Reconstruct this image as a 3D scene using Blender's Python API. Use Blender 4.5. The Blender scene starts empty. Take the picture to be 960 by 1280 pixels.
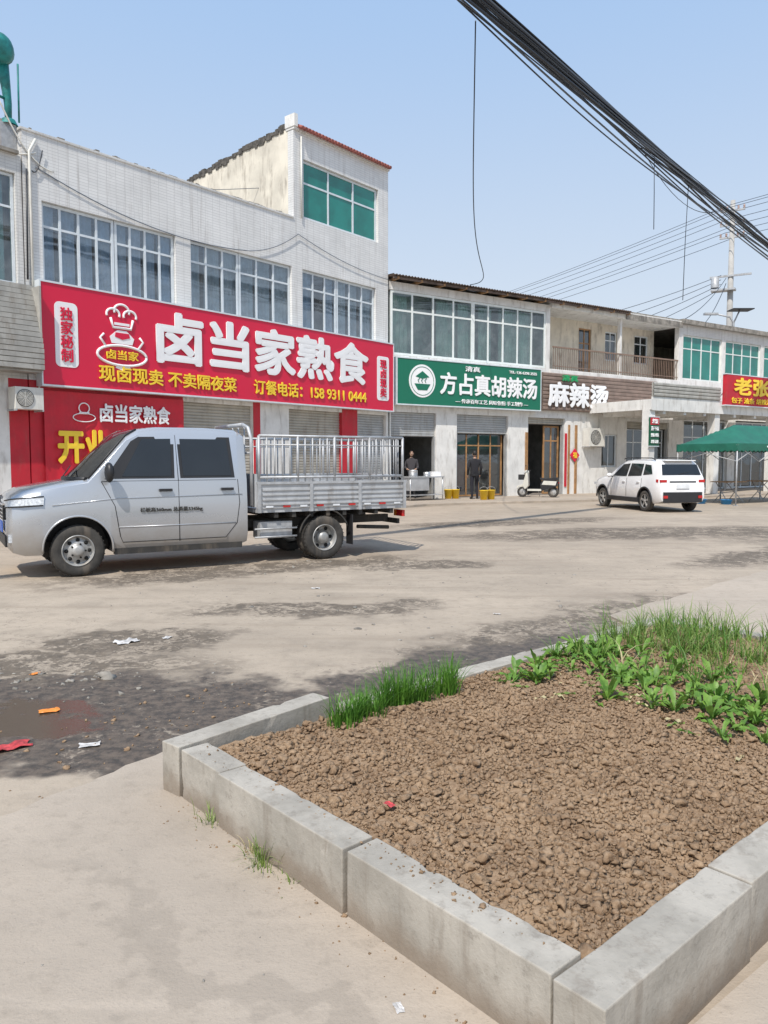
import bpy, bmesh, math, random
import numpy as np
from mathutils import Vector, Matrix, noise as mnoise
R=math.radians
random.seed(7); np.random.seed(7)
scene=bpy.context.scene
COL=scene.collection

# ------------------------------------------------------------------ node helpers
class NT:
    def __init__(s,tree):
        s.t=tree; s.n=tree.nodes; s.l=tree.links
    def new(s,typ,**kw):
        n=s.n.new(typ)
        for k,v in kw.items(): setattr(n,k,v)
        return n
    def set(s,n,i,v):
        if v is None: return
        if hasattr(v,'is_linked') or isinstance(v,bpy.types.NodeSocket): s.l.new(v,n.inputs[i])
        else:
            if isinstance(v,(tuple,list)) and len(v)==3 and n.inputs[i].type=='RGBA': v=(*v,1)
            n.inputs[i].default_value=v
    def coord(s,which='Object'):
        return s.new('ShaderNodeTexCoord').outputs[which]
    def noise(s,vec,scale=5,detail=4,rough=.55,dist=0,out='Fac'):
        n=s.new('ShaderNodeTexNoise'); s.set(n,'Vector',vec)
        n.inputs['Scale'].default_value=scale; n.inputs['Detail'].default_value=min(detail,4.5)
        n.inputs['Roughness'].default_value=rough; n.inputs['Distortion'].default_value=dist
        return n.outputs[out]
    def voro(s,vec,scale=5,feature='F1',out='Distance'):
        n=s.new('ShaderNodeTexVoronoi',feature=feature); s.set(n,'Vector',vec)
        n.inputs['Scale'].default_value=scale
        return n.outputs[out]
    def math(s,op,a,b=None,c=None,clamp=False):
        n=s.new('ShaderNodeMath',operation=op); n.use_clamp=clamp
        s.set(n,0,a); s.set(n,1,b); s.set(n,2,c); return n.outputs[0]
    def vmath(s,op,a,b=None,out='Vector'):
        n=s.new('ShaderNodeVectorMath',operation=op); s.set(n,0,a)
        if b is not None: s.set(n,1,b)
        return n.outputs[out]
    def vscale(s,a,k):
        n=s.new('ShaderNodeVectorMath',operation='SCALE'); s.set(n,0,a); n.inputs['Scale'].default_value=k
        return n.outputs[0]
    def ramp(s,v,a,b,lo=0.,hi=1.,smooth=True):
        n=s.new('ShaderNodeMapRange'); n.interpolation_type='SMOOTHSTEP' if smooth else 'LINEAR'
        s.set(n,0,v); n.inputs[1].default_value=a; n.inputs[2].default_value=b
        n.inputs[3].default_value=lo; n.inputs[4].default_value=hi
        return n.outputs[0]
    def mix(s,f,a,b,mode='MIX'):
        n=s.new('ShaderNodeMix',data_type='RGBA',blend_type=mode)
        s.set(n,0,f); s.set(n,6,a); s.set(n,7,b); return n.outputs[2]
    def mapping(s,vec,loc=(0,0,0),rot=(0,0,0),scale=(1,1,1),typ='POINT'):
        n=s.new('ShaderNodeMapping',vector_type=typ); s.set(n,0,vec)
        n.inputs[1].default_value=loc; n.inputs[2].default_value=rot; n.inputs[3].default_value=scale
        return n.outputs[0]
    def bump(s,h,strength=.3,dist=.01,normal=None):
        n=s.new('ShaderNodeBump'); n.inputs['Strength'].default_value=strength
        n.inputs['Distance'].default_value=dist; s.set(n,'Height',h)
        if normal is not None: s.set(n,'Normal',normal)
        return n.outputs[0]
def newmat(name):
    m=bpy.data.materials.new(name); m.use_nodes=True
    t=NT(m.node_tree); b=m.node_tree.nodes['Principled BSDF']
    return m,t,b
def c3(c,k): return tuple(min(1,x*k) for x in c)
def pmat(name,col,rough=.6,metal=0,var=.12,scale=3,bump=0,bscale=60,spec=.5,coat=0,dirt=0,dirtcol=(.2,.16,.12)):
    m,t,b=newmat(name); co=t.coord()
    f=t.noise(co,scale,3,.6)
    fr=t.ramp(f,.3,.7)
    c=t.mix(fr,c3(col,1-var),c3(col,1+var))
    if dirt>0:
        d=t.noise(t.mapping(co,scale=(2.2,2.2,.5)),2.2,4,.7)
        d=t.ramp(d,.48,.75,0,dirt); c=t.mix(d,c,dirtcol)
    t.l.new(c,b.inputs['Base Color'])
    r=t.ramp(f,.2,.8,max(.02,rough-.08),min(1,rough+.08)); t.l.new(r,b.inputs['Roughness'])
    b.inputs['Metallic'].default_value=metal; b.inputs['Specular IOR Level'].default_value=spec
    b.inputs['Coat Weight'].default_value=coat; b.inputs['Coat Roughness'].default_value=.06
    if bump>0:
        t.l.new(t.bump(t.noise(co,bscale,3,.65),bump,.01),b.inputs['Normal'])
    return m
def glassmat(name,tint,refl=.16,rough=.03,haze=.16):
    m,t,b=newmat(name); t.n.remove(b)
    out=[n for n in t.n if n.type=='OUTPUT_MATERIAL'][0]
    tr=t.new('ShaderNodeBsdfTransparent'); tr.inputs[0].default_value=(*tint,1)
    gl=t.new('ShaderNodeBsdfGlossy'); gl.inputs[0].default_value=(.9,.95,1,1)
    gl.inputs['Roughness'].default_value=rough
    co=t.coord(); nb=t.bump(t.noise(co,1.3,1),.06,.05); t.l.new(nb,gl.inputs['Normal'])
    fr=t.new('ShaderNodeLayerWeight'); fr.inputs[0].default_value=.35
    f=t.math('MULTIPLY_ADD',fr.outputs['Fresnel'],.75,refl,clamp=True)
    di=t.new('ShaderNodeBsdfDiffuse'); di.inputs[0].default_value=(.45,.48,.48,1)
    df=t.ramp(t.noise(co,2.5,3,.7),.35,.8,.04,haze)
    a=t.new('ShaderNodeMixShader'); t.l.new(df,a.inputs[0]); t.l.new(tr.outputs[0],a.inputs[1]); t.l.new(di.outputs[0],a.inputs[2])
    mx=t.new('ShaderNodeMixShader'); t.l.new(f,mx.inputs[0]); t.l.new(a.outputs[0],mx.inputs[1]); t.l.new(gl.outputs[0],mx.inputs[2])
    t.l.new(mx.outputs[0],out.inputs[0]); return m
def tilemat(name,col,tw=.24,th=.07,mortar=.72,dirt=.5,dirtcol=(.33,.30,.27)):
    m,t,b=newmat(name); co=t.coord()
    sep=t.new('ShaderNodeSeparateXYZ'); t.l.new(co,sep.inputs[0])
    cmb=t.new('ShaderNodeCombineXYZ')
    t.l.new(t.math('ADD',sep.outputs[0],sep.outputs[1]),cmb.inputs[0]); t.l.new(sep.outputs[2],cmb.inputs[1])
    br=t.new('ShaderNodeTexBrick'); br.offset=0; t.l.new(cmb.outputs[0],br.inputs['Vector'])
    br.inputs['Color1'].default_value=(*c3(col,1.0),1); br.inputs['Color2'].default_value=(*c3(col,.93),1)
    br.inputs['Mortar'].default_value=(*c3(col,mortar),1); br.inputs['Scale'].default_value=1
    br.inputs['Mortar Size'].default_value=.006; br.inputs['Brick Width'].default_value=tw; br.inputs['Row Height'].default_value=th
    big=t.ramp(t.noise(co,.6,4,.6),.3,.7)
    c=t.mix(1.0,br.outputs['Color'],t.mix(big,(.87,.87,.87),(1,1,1)),'MULTIPLY')
    st=t.noise(t.mapping(co,scale=(3.5,3.5,.22)),1.6,4,.72)
    st=t.ramp(st,.5,.75,0,dirt); c=t.mix(st,c,dirtcol)
    sp=t.ramp(t.noise(co,5,4,.8),.6,.74,0,dirt*.9); c=t.mix(sp,c,c3(dirtcol,.8))
    t.l.new(c,b.inputs['Base Color']); b.inputs['Roughness'].default_value=.4
    return m

# ------------------------------------------------------------------ mesh builder
class MB:
    def __init__(s): s.v=[]; s.f=[]; s.m=[]; s.mats=[]; s.sm=[]
    def mi(s,mat):
        if mat not in s.mats: s.mats.append(mat)
        return s.mats.index(mat)
    def add(s,vs,fs,mat,smooth=False):
        o=len(s.v); s.v+= [tuple(v) for v in vs]; k=s.mi(mat)
        for f in fs: s.f.append(tuple(i+o for i in f)); s.m.append(k); s.sm.append(smooth)
    def box(s,x0,x1,y0,y1,z0,z1,mat,M=None):
        vs=[(x,y,z) for z in (z0,z1) for y in (y0,y1) for x in (x0,x1)]
        if M is not None: vs=[M@Vector(v) for v in vs]
        s.add(vs,[(0,2,3,1),(4,5,7,6),(0,1,5,4),(2,6,7,3),(0,4,6,2),(1,3,7,5)],mat)
    def poly(s,pts,mat): s.add(pts,[tuple(range(len(pts)))],mat)
    def prismz(s,pts,z0,z1,mat):
        n=len(pts); vs=[(x,y,z0) for x,y in pts]+[(x,y,z1) for x,y in pts]
        fs=[tuple(range(n-1,-1,-1)),tuple(range(n,2*n))]+[(i,(i+1)%n,n+(i+1)%n,n+i) for i in range(n)]
        s.add(vs,fs,mat)
    def prismy(s,pts,y0,y1,mat):
        n=len(pts); vs=[(x,y0,z) for x,z in pts]+[(x,y1,z) for x,z in pts]
        fs=[tuple(range(n)),tuple(range(2*n-1,n-1,-1))]+[((i+1)%n,i,n+i,n+(i+1)%n) for i in range(n)]
        s.add(vs,fs,mat)
    def tube(s,pts,r,mat,seg=8,caps=True,smooth=True):
        pts=[Vector(p) for p in pts]; n=len(pts); rs=r if isinstance(r,(list,tuple)) else [r]*n
        vs=[]; prev=None
        for i,p in enumerate(pts):
            d=(pts[min(i+1,n-1)]-pts[max(i-1,0)])
            if d.length<1e-9: d=Vector((0,0,1))
            d.normalize()
            if prev is None:
                a=Vector((0,0,1)) if abs(d.z)<.9 else Vector((1,0,0))
                u=d.cross(a).normalized()
            else:
                u=(prev-d*prev.dot(d)); u=u.normalized() if u.length>1e-6 else d.orthogonal().normalized()
            prev=u; w=d.cross(u)
            for k in range(seg):
                a=2*math.pi*k/seg; vs.append(p+(u*math.cos(a)+w*math.sin(a))*rs[i])
        fs=[]
        for i in range(n-1):
            for k in range(seg):
                fs.append((i*seg+k,i*seg+(k+1)%seg,(i+1)*seg+(k+1)%seg,(i+1)*seg+k))
        s.add(vs,fs,mat,smooth)
        if caps:
            o=len(s.v)-len(vs); k=s.mi(mat)
            s.f.append(tuple(o+i for i in range(seg-1,-1,-1))); s.m.append(k); s.sm.append(False)
            s.f.append(tuple(o+(n-1)*seg+i for i in range(seg))); s.m.append(k); s.sm.append(False)
    def lathe(s,prof,c,mat,axis='y',seg=28,smooth=True):
        vs=[];n=len(prof)
        for r,h in prof:
            for k in range(seg):
                a=2*math.pi*k/seg; p=(math.cos(a)*r,math.sin(a)*r)
                if axis=='y': vs.append((c[0]+p[0],c[1]+h,c[2]+p[1]))
                elif axis=='z': vs.append((c[0]+p[0],c[1]+p[1],c[2]+h))
                else: vs.append((c[0]+h,c[1]+p[0],c[2]+p[1]))
        fs=[]
        for i in range(n-1):
            for k in range(seg):
                fs.append((i*seg+k,(i+1)*seg+k,(i+1)*seg+(k+1)%seg,i*seg+(k+1)%seg))
        s.add(vs,fs,mat,smooth)
    def ellip(s,c,r,mat,seg=14,rings=9,M=None):
        vs=[];fs=[]
        for i in range(rings+1):
            th=math.pi*i/rings
            for k in range(seg):
                a=2*math.pi*k/seg
                v=Vector((math.sin(th)*math.cos(a)*r[0],math.sin(th)*math.sin(a)*r[1],math.cos(th)*r[2]))
                if M is not None: v=M@v
                vs.append(v+Vector(c))
        for i in range(rings):
            for k in range(seg): fs.append((i*seg+k,(i+1)*seg+k,(i+1)*seg+(k+1)%seg,i*seg+(k+1)%seg))
        s.add(vs,fs,mat,True)
    def build(s,name,parent=None,loc=(0,0,0),rotz=0,bevel=0,bseg=2,angle=30):
        me=bpy.data.meshes.new(name); me.from_pydata(s.v,[],s.f)
        for m in s.mats: me.materials.append(m)
        me.polygons.foreach_set('material_index',s.m)
        me.polygons.foreach_set('use_smooth',s.sm)
        me.update()
        o=bpy.data.objects.new(name,me); COL.objects.link(o)
        if parent: o.parent=parent
        else: o.location=loc; o.rotation_euler=(0,0,rotz)
        if bevel>0:
            b=o.modifiers.new('bevel','BEVEL'); b.width=bevel; b.segments=bseg; b.limit_method='ANGLE'; b.angle_limit=R(angle)
        return o
def empty(name,loc=(0,0,0),rotz=0):
    e=bpy.data.objects.new(name,None); COL.objects.link(e); e.location=loc; e.rotation_euler=(0,0,rotz)
    e.empty_display_size=.3; return e

def text(parent,name,body,x0,x1,z0,z1,y,mat,bold=.02,ext=.02,spacing=1.0,line=1.0):
    """flat cut-out lettering; weight is built from slightly shifted layers"""
    cu=bpy.data.curves.new(name,'FONT'); cu.body=body; cu.size=1; cu.extrude=.01
    cu.space_character=spacing; cu.space_line=line; cu.resolution_u=3
    o=bpy.data.objects.new(name,cu); COL.objects.link(o); cu.materials.append(mat)
    bpy.context.view_layer.update()
    bb=[Vector(c) for c in o.bound_box]
    mx=min(c.x for c in bb); my=min(c.y for c in bb)
    w=max(c.x for c in bb)-mx; h=max(c.y for c in bb)-my
    if w<1e-4 or h<1e-4: print('TEXT EMPTY',name); w=h=1
    sx=(x1-x0)/w; sz=(z1-z0)/h
    offs=[(0,0)]
    if bold>0:
        n=8 if bold>=.03 else 6
        offs+=[(bold*math.cos(2*math.pi*k/n+.3),bold*math.sin(2*math.pi*k/n+.3)) for k in range(n)]
    for k,(dx,dz) in enumerate(offs):
        q=o if k==0 else bpy.data.objects.new(name,cu)
        if k: COL.objects.link(q)
        q.parent=parent; q.rotation_euler=(R(90),0,0); q.scale=(sx,sz,1)
        q.location=(x0-mx*sx+dx*sx,y-.0012*k,z0-my*sz+dz*sz)
    return o

def slats(mb,x0,x1,y,z0,z1,h,mat,depth=.02):
    n=max(1,round((z1-z0)/h)); h=(z1-z0)/n
    for i in range(n):
        a=z0+i*h
        pts=[(y,a),(y-depth,a+h*.25),(y-depth,a+h*.75),(y,a+h)]
        vs=[(x,p[0],p[1]) for p in pts for x in (x0,x1)]
        mb.add(vs,[(0,1,3,2),(2,3,5,4),(4,5,7,6)],mat)
def window(mb,x0,x1,y,z0,z1,cols,transoms,fm,gm,fw=.05,d=.06):
    mb.box(x0,x0+fw,y,y+d,z0,z1,fm); mb.box(x1-fw,x1,y,y+d,z0,z1,fm)
    mb.box(x0+fw,x1-fw,y+.003,y+d-.003,z0,z0+fw,fm); mb.box(x0+fw,x1-fw,y+.003,y+d-.003,z1-fw,z1,fm)
    for i in range(1,cols):
        xc=x0+(x1-x0)*i/cols; mb.box(xc-fw*.45,xc+fw*.45,y+.004,y+d-.004,z0+fw,z1-fw,fm)
    for tr in transoms:
        zc=z0+(z1-z0)*tr; mb.box(x0+fw,x1-fw,y+.008,y+d-.008,zc-fw*.4,zc+fw*.4,fm)
    for i in range(cols):
        a=x0+(x1-x0)*i/cols; b=x0+(x1-x0)*(i+1)/cols
        dy=.01*(i%2)+y+.022; tl=random.uniform(-.004,.004)
        mb.poly([(a+fw*.5,dy,z0+fw),(b-fw*.5,dy+tl,z0+fw),(b-fw*.5,dy+tl,z1-fw),(a+fw*.5,dy,z1-fw)],gm)
def curtain(mb,x0,x1,y,z0,z1,mat):
    n=max(6,int((x1-x0)/.03)); vs=[]
    for i in range(n+1):
        x=x0+(x1-x0)*i/n; yy=y+.035*math.sin(i*1.05)+.01*math.sin(i*.37)
        vs+=[(x,yy,z0),(x,yy,z1)]
    mb.add(vs,[(2*i,2*i+2,2*i+3,2*i+1) for i in range(n)],mat,True)

# ------------------------------------------------------------------ materials
M_tile=tilemat('white_tile',(.80,.795,.775),dirt=.5)
M_tile2=tilemat('white_tile_grey',(.72,.71,.68),dirt=.6)
M_cream=pmat('cream_plaster',(.68,.63,.53),.85,var=.12,scale=1.5,bump=.3,bscale=20,dirt=.8,dirtcol=(.30,.26,.21))
M_white=pmat('white_plaster',(.72,.71,.68),.8,var=.08,scale=2,bump=.2,dirt=.65,dirtcol=(.32,.29,.25))
M_conc=pmat('roof_concrete',(.26,.24,.21),.9,var=.35,scale=4,bump=.4,dirt=.8,dirtcol=(.06,.055,.05))
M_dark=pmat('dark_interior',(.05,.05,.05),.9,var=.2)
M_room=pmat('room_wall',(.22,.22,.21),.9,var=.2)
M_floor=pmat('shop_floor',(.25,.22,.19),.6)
M_alum=pmat('aluminium_frame',(.66,.71,.74),.45,metal=.1,var=.06,scale=6)
M_whframe=pmat('white_pvc_frame',(.72,.76,.74),.5,var=.05)
M_glass=glassmat('window_glass',(.62,.72,.80),.14,haze=.22)
M_glassd=glassmat('dark_window_glass',(.45,.52,.54),.10,haze=.1)
M_glassg=glassmat('green_grey_glass',(.52,.70,.65),.10,haze=.22)
M_teal=pmat('teal_film_glass',(.006,.18,.145),.10,var=.2,scale=1.1,spec=.7,coat=.2)
M_curt=pmat('pale_curtain',(.54,.64,.72),.9,var=.2)
M_curtw=pmat('white_curtain',(.66,.69,.68),.9,var=.18)
M_red=pmat('sign_red_vinyl',(.66,.008,.05),.38,var=.03,scale=1)
M_redpaint=pmat('red_paint',(.5,.015,.03),.6,var=.1,dirt=.25)
M_reddark=pmat('banner_red',(.55,.012,.03),.5,var=.08)
M_signw=pmat('sign_white',(.86,.86,.86),.4,var=.02)
M_yel=pmat('sign_yellow',(.9,.62,.04),.4,var=.02)
M_green=pmat('sign_green_vinyl',(.004,.15,.085),.38,var=.04,scale=1)
M_shut=pmat('roller_shutter',(.42,.40,.35),.55,metal=.25,var=.12,scale=2,dirt=.6,dirtcol=(.22,.17,.12))
M_shutg=pmat('grey_shutter',(.42,.43,.43),.5,metal=.3,var=.12,scale=2,dirt=.5)
M_slat=pmat('grey_slat_panel',(.37,.36,.33),.6,var=.15,scale=3,dirt=.6)
M_slatb=pmat('brown_slat_panel',(.22,.16,.13),.6,var=.2,scale=3,dirt=.3)
M_steel=pmat('stainless',(.55,.56,.57),.38,metal=.7,var=.1)
M_galv=pmat('galvanised',(.42,.43,.44),.5,metal=.3,var=.15,scale=8,dirt=.3)
M_black=pmat('black_plastic',(.02,.02,.022),.5,var=.1)
M_rubber=pmat('tyre_rubber',(.045,.042,.038),.85,var=.3,scale=8,dirt=.6,dirtcol=(.17,.14,.11))
M_roofr=pmat('rusty_roof',(.14,.10,.08),.85,var=.4,scale=5,bump=.3)
M_tilered=pmat('red_roof_tile',(.32,.10,.08),.7,var=.2,scale=6)
M_wood=pmat('wood_frame',(.35,.19,.08),.55,var=.2,scale=6)
M_brick=pmat('red_brick',(.34,.14,.08),.9,var=.3,scale=9,bump=.5)
M_cable=pmat('cable_black',(.015,.02,.03),.45,var=.1)
M_cableb=pmat('cable_grey',(.10,.12,.15),.45,var=.1)
M_acw=pmat('ac_white',(.66,.65,.6),.5,var=.06,dirt=.3)

# ------------------------------------------------------------------ ground
def ground_mat(name,kind):
    m,t,b=newmat(name); co=t.coord()
    n1=t.noise(co,.35,4,.62); n2=t.noise(co,2.2,4.5,.7); n3=t.noise(co,14,4,.7); n4=t.noise(co,90,2,.7)
    base=(.385,.318,.245)
    if kind=='slab': base=(.395,.332,.265)
    c=t.mix(t.ramp(n1,.32,.68),c3(base,.86),c3(base,1.12))
    c=t.mix(t.ramp(n2,.44,.72,0,.55 if kind=='ground' else .28),c,c3(base,.66))
    c=t.mix(t.ramp(n3,.5,.75,0,.4),c,c3(base,.6))
    c=t.mix(t.ramp(n4,.55,.8,0,.45),c,c3(base,.5))
    # wheel-worn streaks along the yard
    sk=t.noise(t.mapping(co,rot=(0,0,R(-32)),scale=(.16,1.6,1)),2.0,4,.65)
    c=t.mix(t.ramp(sk,.52,.68,0,.45 if kind=='ground' else .12),c,c3((.27,.215,.16),1))
    c=t.mix(t.ramp(sk,.42,.30,0,.35),c,c3(base,1.2))
    if kind=='slab':
        c=t.mix(t.ramp(t.voro(co,9),.0,.05,.3,0),c,c3(base,.5)); 
    rough=t.ramp(n3,.2,.8,.75,.95)
    wob=t.vscale(t.vmath('SUBTRACT',t.noise(co,1.3,4.5,.68,out='Color'),(.5,.5,.5)),1.9)
    p=t.vmath('ADD',co,wob)
    def blob(cx,cy,rx,ry,ang=0,a=1.05,bb=.55):
        mp=t.mapping(p,loc=(cx,cy,0),rot=(0,0,R(ang)),scale=(rx,ry,30),typ='TEXTURE')
        d=t.vmath('LENGTH',mp,out='Value'); return t.ramp(d,a,bb)
    h=t.math('ADD',t.math('MULTIPLY',n2,.5),t.math('MULTIPLY',n3,.25))
    if kind=='ground':
        def uni(lst):
            r=None
            for x in lst:
                r=x if r is None else t.math('MAXIMUM',r,x)
            return r
        brown=uni([blob(2.3,6.9,3.6,1.0,40),blob(-.7,7.7,1.6,.55,8),blob(-2.1,6.3,1.0,.5,0),blob(5.5,15.8,5.5,1.5,12),
                   blob(10.5,15.5,5,2.4,20),blob(-1.8,10.5,3.4,.8,30),blob(-3.3,5.3,2.4,.9,5),blob(6.5,12.2,3.2,.8,35),blob(.4,10.9,1.5,.5,10),blob(3.0,18.5,4,1.0,25)])
        brk=t.ramp(t.noise(p,3.3,4.5,.8),.40,.52,.10,1)
        c=t.mix(t.math('MULTIPLY',brown,t.math('MULTIPLY',brk,.92)),c,t.mix(t.ramp(n3,.3,.7),(.075,.06,.045),(.15,.118,.085)))
        mud=uni([blob(-1.9,4.35,1.7,.85,8,1.1,.8),blob(.5,5.35,2.3,.52,42,1.1,.6),blob(-.9,4.3,.9,.45,44,1.1,.7),blob(-3.6,4.3,1.6,.9,0)])
        mud=t.math('MULTIPLY',mud,t.ramp(t.noise(p,5,4.5,.75),.30,.44,.3,1))
        c=t.mix(mud,c,t.mix(t.ramp(n3,.35,.65),(.055,.045,.036),(.13,.10,.075)))
        rough=t.mix(mud,rough,(.6,.6,.6))
        pud=blob(-2.35,4.15,.80,.36,12,1.05,.8)
        c=t.mix(pud,c,(.085,.06,.042)); rough=t.mix(pud,rough,(.16,.16,.16))
        bs=t.ramp(pud,0,1,.6,.08)
    if kind=='slab':
        e=blob(-.2,1.85,1.6,.12,-49); c=t.mix(t.math('MULTIPLY',e,.35),c,c3(base,.6))
        rm=blob(2.3,1.75,1.3,1.0,43,1.1,.8); c=t.mix(t.math('MULTIPLY',rm,.85),c,(.15,.11,.08)); rough=t.mix(rm,rough,(.5,.5,.5))
    cr=t.voro(p,.55,'DISTANCE_TO_EDGE'); cr=t.ramp(cr,.0,.006,1,0)
    cr=t.math('MULTIPLY',cr,t.ramp(n1,.48,.56,0,.45 if kind=='ground' else .12)); 
    c=t.mix(cr,c,(.10,.08,.065))
    t.l.new(c,b.inputs['Base Color']); t.l.new(rough,b.inputs['Roughness'])
    hh=t.math('ADD',h,t.math('MULTIPLY',n4,.10))
    bn=t.new('ShaderNodeBump'); bn.inputs['Distance'].default_value=.03; bn.inputs['Strength'].default_value=.55; t.l.new(hh,bn.inputs['Height'])
    if kind=='ground': t.l.new(bs,bn.inputs['Strength'])
    t.l.new(bn.outputs[0],b.inputs['Normal'])
    return m
M_ground=ground_mat('worn_concrete_yard','ground')
M_slab=ground_mat('concrete_slab','slab')
mb=MB(); mb.poly([(-400,-200,0),(400,-200,0),(400,700,0),(-400,700,0)],M_ground); mb.build('ground')
def jagged(pts,closed_jit,amp=.02,step=.12):
    out=[]
    n=len(pts)
    for i in range(n):
        a=Vector(pts[i]); b=Vector(pts[(i+1)%n]); L=(b-a).length
        if i in closed_jit:
            k=int(L/step)
            for j in range(k):
                p=a+(b-a)*(j/k)
                nn=mnoise.noise(Vector((p.x*3,p.y*3,0)))*amp*1.5+random.uniform(-amp,amp)*.5
                d=(b-a).normalized(); out.append((p.x-d.y*nn,p.y+d.x*nn))
        else: out.append(tuple(a))
    return out
pts=jagged([(-.95,4.02),(-1.60,3.08),(-9,-8.5),(9,-8.5),(12,4),(3.9,4.4),(.6,1.75),(-.9,3.3)],[0,1],.03,.08)
mb=MB(); mb.prismz(pts,-.05,.022,M_slab); mb.build('pavement')
pts=jagged([(2.15,7.25),(2.3,6.4),(3.9,4.9),(14,6),(22,13),(22,19),(12,17.2)],[6],.03,.2)
mb=MB(); mb.prismz(pts,-.05,.02,M_slab); mb.build('pavement')

# ------------------------------------------------------------------ garden bed
BED=(.51,1.69,0); BR=R(41.5)
def kerbmat():
    m,t,b=newmat('kerb_concrete'); co=t.coord()
    n24=t.noise(co,20,4,.75); n3=t.noise(co,3,4,.7)
    c=t.mix(t.ramp(n3,.3,.7),(.29,.265,.225),(.42,.385,.33))
    c=t.mix(t.ramp(n24,.52,.72,0,.55),c,(.20,.175,.145))
    c=t.mix(t.ramp(t.voro(co,55),.0,.14,.5,0),c,(.12,.105,.085))
    sep=t.new('ShaderNodeSeparateXYZ'); t.l.new(co,sep.inputs[0])
    low=t.math('ADD',sep.outputs[2],t.math('MULTIPLY',t.noise(co,9,4),-.16))
    c=t.mix(t.ramp(low,-.05,.07,.75,0),c,(.21,.16,.115))
    st=t.noise(t.mapping(co,scale=(7,7,.9)),1.6,4,.7); c=t.mix(t.ramp(st,.52,.7,0,.45),c,(.20,.165,.13))
    t.l.new(c,b.inputs['Base Color']); b.inputs['Roughness'].default_value=.9
    hh=t.math('ADD',t.math('MULTIPLY',t.noise(co,60,2,.7),.5),t.math('MULTIPLY',n24,.6))
    t.l.new(t.bump(hh,.35,.01),b.inputs['Normal']); return m
M_kerb=kerbmat()
def soilmat(name):
    m,t,b=newmat(name); co=t.coord()
    c=t.mix(t.ramp(t.noise(co,4,4,.65),.3,.7),(.22,.142,.086),(.33,.225,.14))
    c=t.mix(t.ramp(t.noise(co,45,3,.7),.4,.7,0,.65),c,(.43,.31,.205))
    t.l.new(c,b.inputs['Base Color']); b.inputs['Roughness'].default_value=.95
    b.inputs['Specular IOR Level'].default_value=.15
    t.l.new(t.bump(t.noise(co,230,2,.75),.8,.006),b.inputs['Normal']); return m
M_soil=soilmat('soil'); 
bed=empty('raised_garden_bed',BED,BR)
def stone(mb,x0,x1,y0,y1,h,M=None):
    nx=max(1,int((x1-x0)/.04)); ny=max(1,int((y1-y0)/.04)); nz=5
    idx={}; vs=[]; fs=[]
    cx=(x0+x1)/2; cy=(y0+y1)/2
    def vid(i,j,k):
        key=(i,j,k)
        if key in idx: return idx[key]
        x=x0+(x1-x0)*i/nx; y=y0+(y1-y0)*j/ny; z=-.05+(h+.05)*k/nz
        e=(i in(0,nx))+(j in(0,ny))+(k==nz)
        nv=mnoise.noise(Vector((x*5+cx*3,y*5,z*6)))*.0018
        sx=-1 if i==0 else (1 if i==nx else 0); sy=-1 if j==0 else (1 if j==ny else 0); sz=1 if k==nz else 0
        w=-.020*max(0,mnoise.noise(Vector((x*22,y*22+5,z*22)))-.25) if e>=2 else 0
        p=Vector((x+sx*(nv+w),y+sy*(nv+w),z+sz*(nv+w)))
        if M is not None: p=M@p
        idx[key]=len(vs); vs.append(p); return idx[key]
    for i in range(nx):
        for j in range(ny): fs.append((vid(i,j,nz),vid(i+1,j,nz),vid(i+1,j+1,nz),vid(i,j+1,nz)))
        for k in range(nz):
            fs.append((vid(i,0,k),vid(i+1,0,k),vid(i+1,0,k+1),vid(i,0,k+1)))
            fs.append((vid(i+1,ny,k),vid(i,ny,k),vid(i,ny,k+1),vid(i+1,ny,k+1)))
    for j in range(ny):
        for k in range(nz):
            fs.append((vid(0,j+1,k),vid(0,j,k),vid(0,j,k+1),vid(0,j+1,k+1)))
            fs.append((vid(nx,j,k),vid(nx,j+1,k),vid(nx,j+1,k+1),vid(nx,j,k+1)))
    mb.add(vs,fs,M_kerb)
mb=MB()
stone(mb,0.0,.13,.152,.952,.24); stone(mb,-.008,.122,.966,1.772,.243); stone(mb,.008,.138,1.790,2.118,.237)
x=-.005
for L in (.80,.81,.79,.82,.8,.5):
    x1=min(x+L,4.3); stone(mb,x,x1-.010,0+random.uniform(-.005,.005),.142,.24+random.uniform(-.004,.004)); x=x1
Mr=Matrix.Translation((.0,2.128,0))@Matrix.Rotation(R(8),4,'Z')
stone(mb,0,.94,0,.125,.245,Mr)
x=.97
for L in (.8,.81,.8,.82,.3):
    x1=min(x+L,4.3); stone(mb,x,x1-.010,2.12+random.uniform(-.008,.008),2.25,.215+random.uniform(-.012,.01)); x=x1
stone(mb,4.17,4.30,.15,.95,.23); stone(mb,4.17,4.30,.96,1.76,.225); stone(mb,4.17,4.3,1.77,2.11,.22)
mb.build('kerb_stones',bed,bevel=.004,bseg=2,angle=50)
def soilh(x,y):
    v=Vector((x,y,0))
    edge=min(x-.13,4.17-x,y-.14,2.12-y)
    z=.19+.03*mnoise.noise(v*2.1)+.015*mnoise.noise(v*7)+.010*mnoise.noise(v*19)
    z+=.035*min(1,max(0,edge)/.5)
    return z
mb=MB(); nx,ny=190,95; vs=[];fs=[]
for i in range(nx+1):
    for j in range(ny+1):
        x=.12+(4.18-.12)*i/nx; y=.13+(2.14-.13)*j/ny; vs.append((x,y,soilh(x,y)+.006*mnoise.noise(Vector((x*45,y*45,1)))))
for i in range(nx):
    for j in range(ny): a=i*(ny+1)+j; fs.append((a,a+ny+1,a+ny+2,a+1))
mb.add(vs,fs,M_soil,True); mb.build('soil_surface',bed)
vars_=[]
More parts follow.
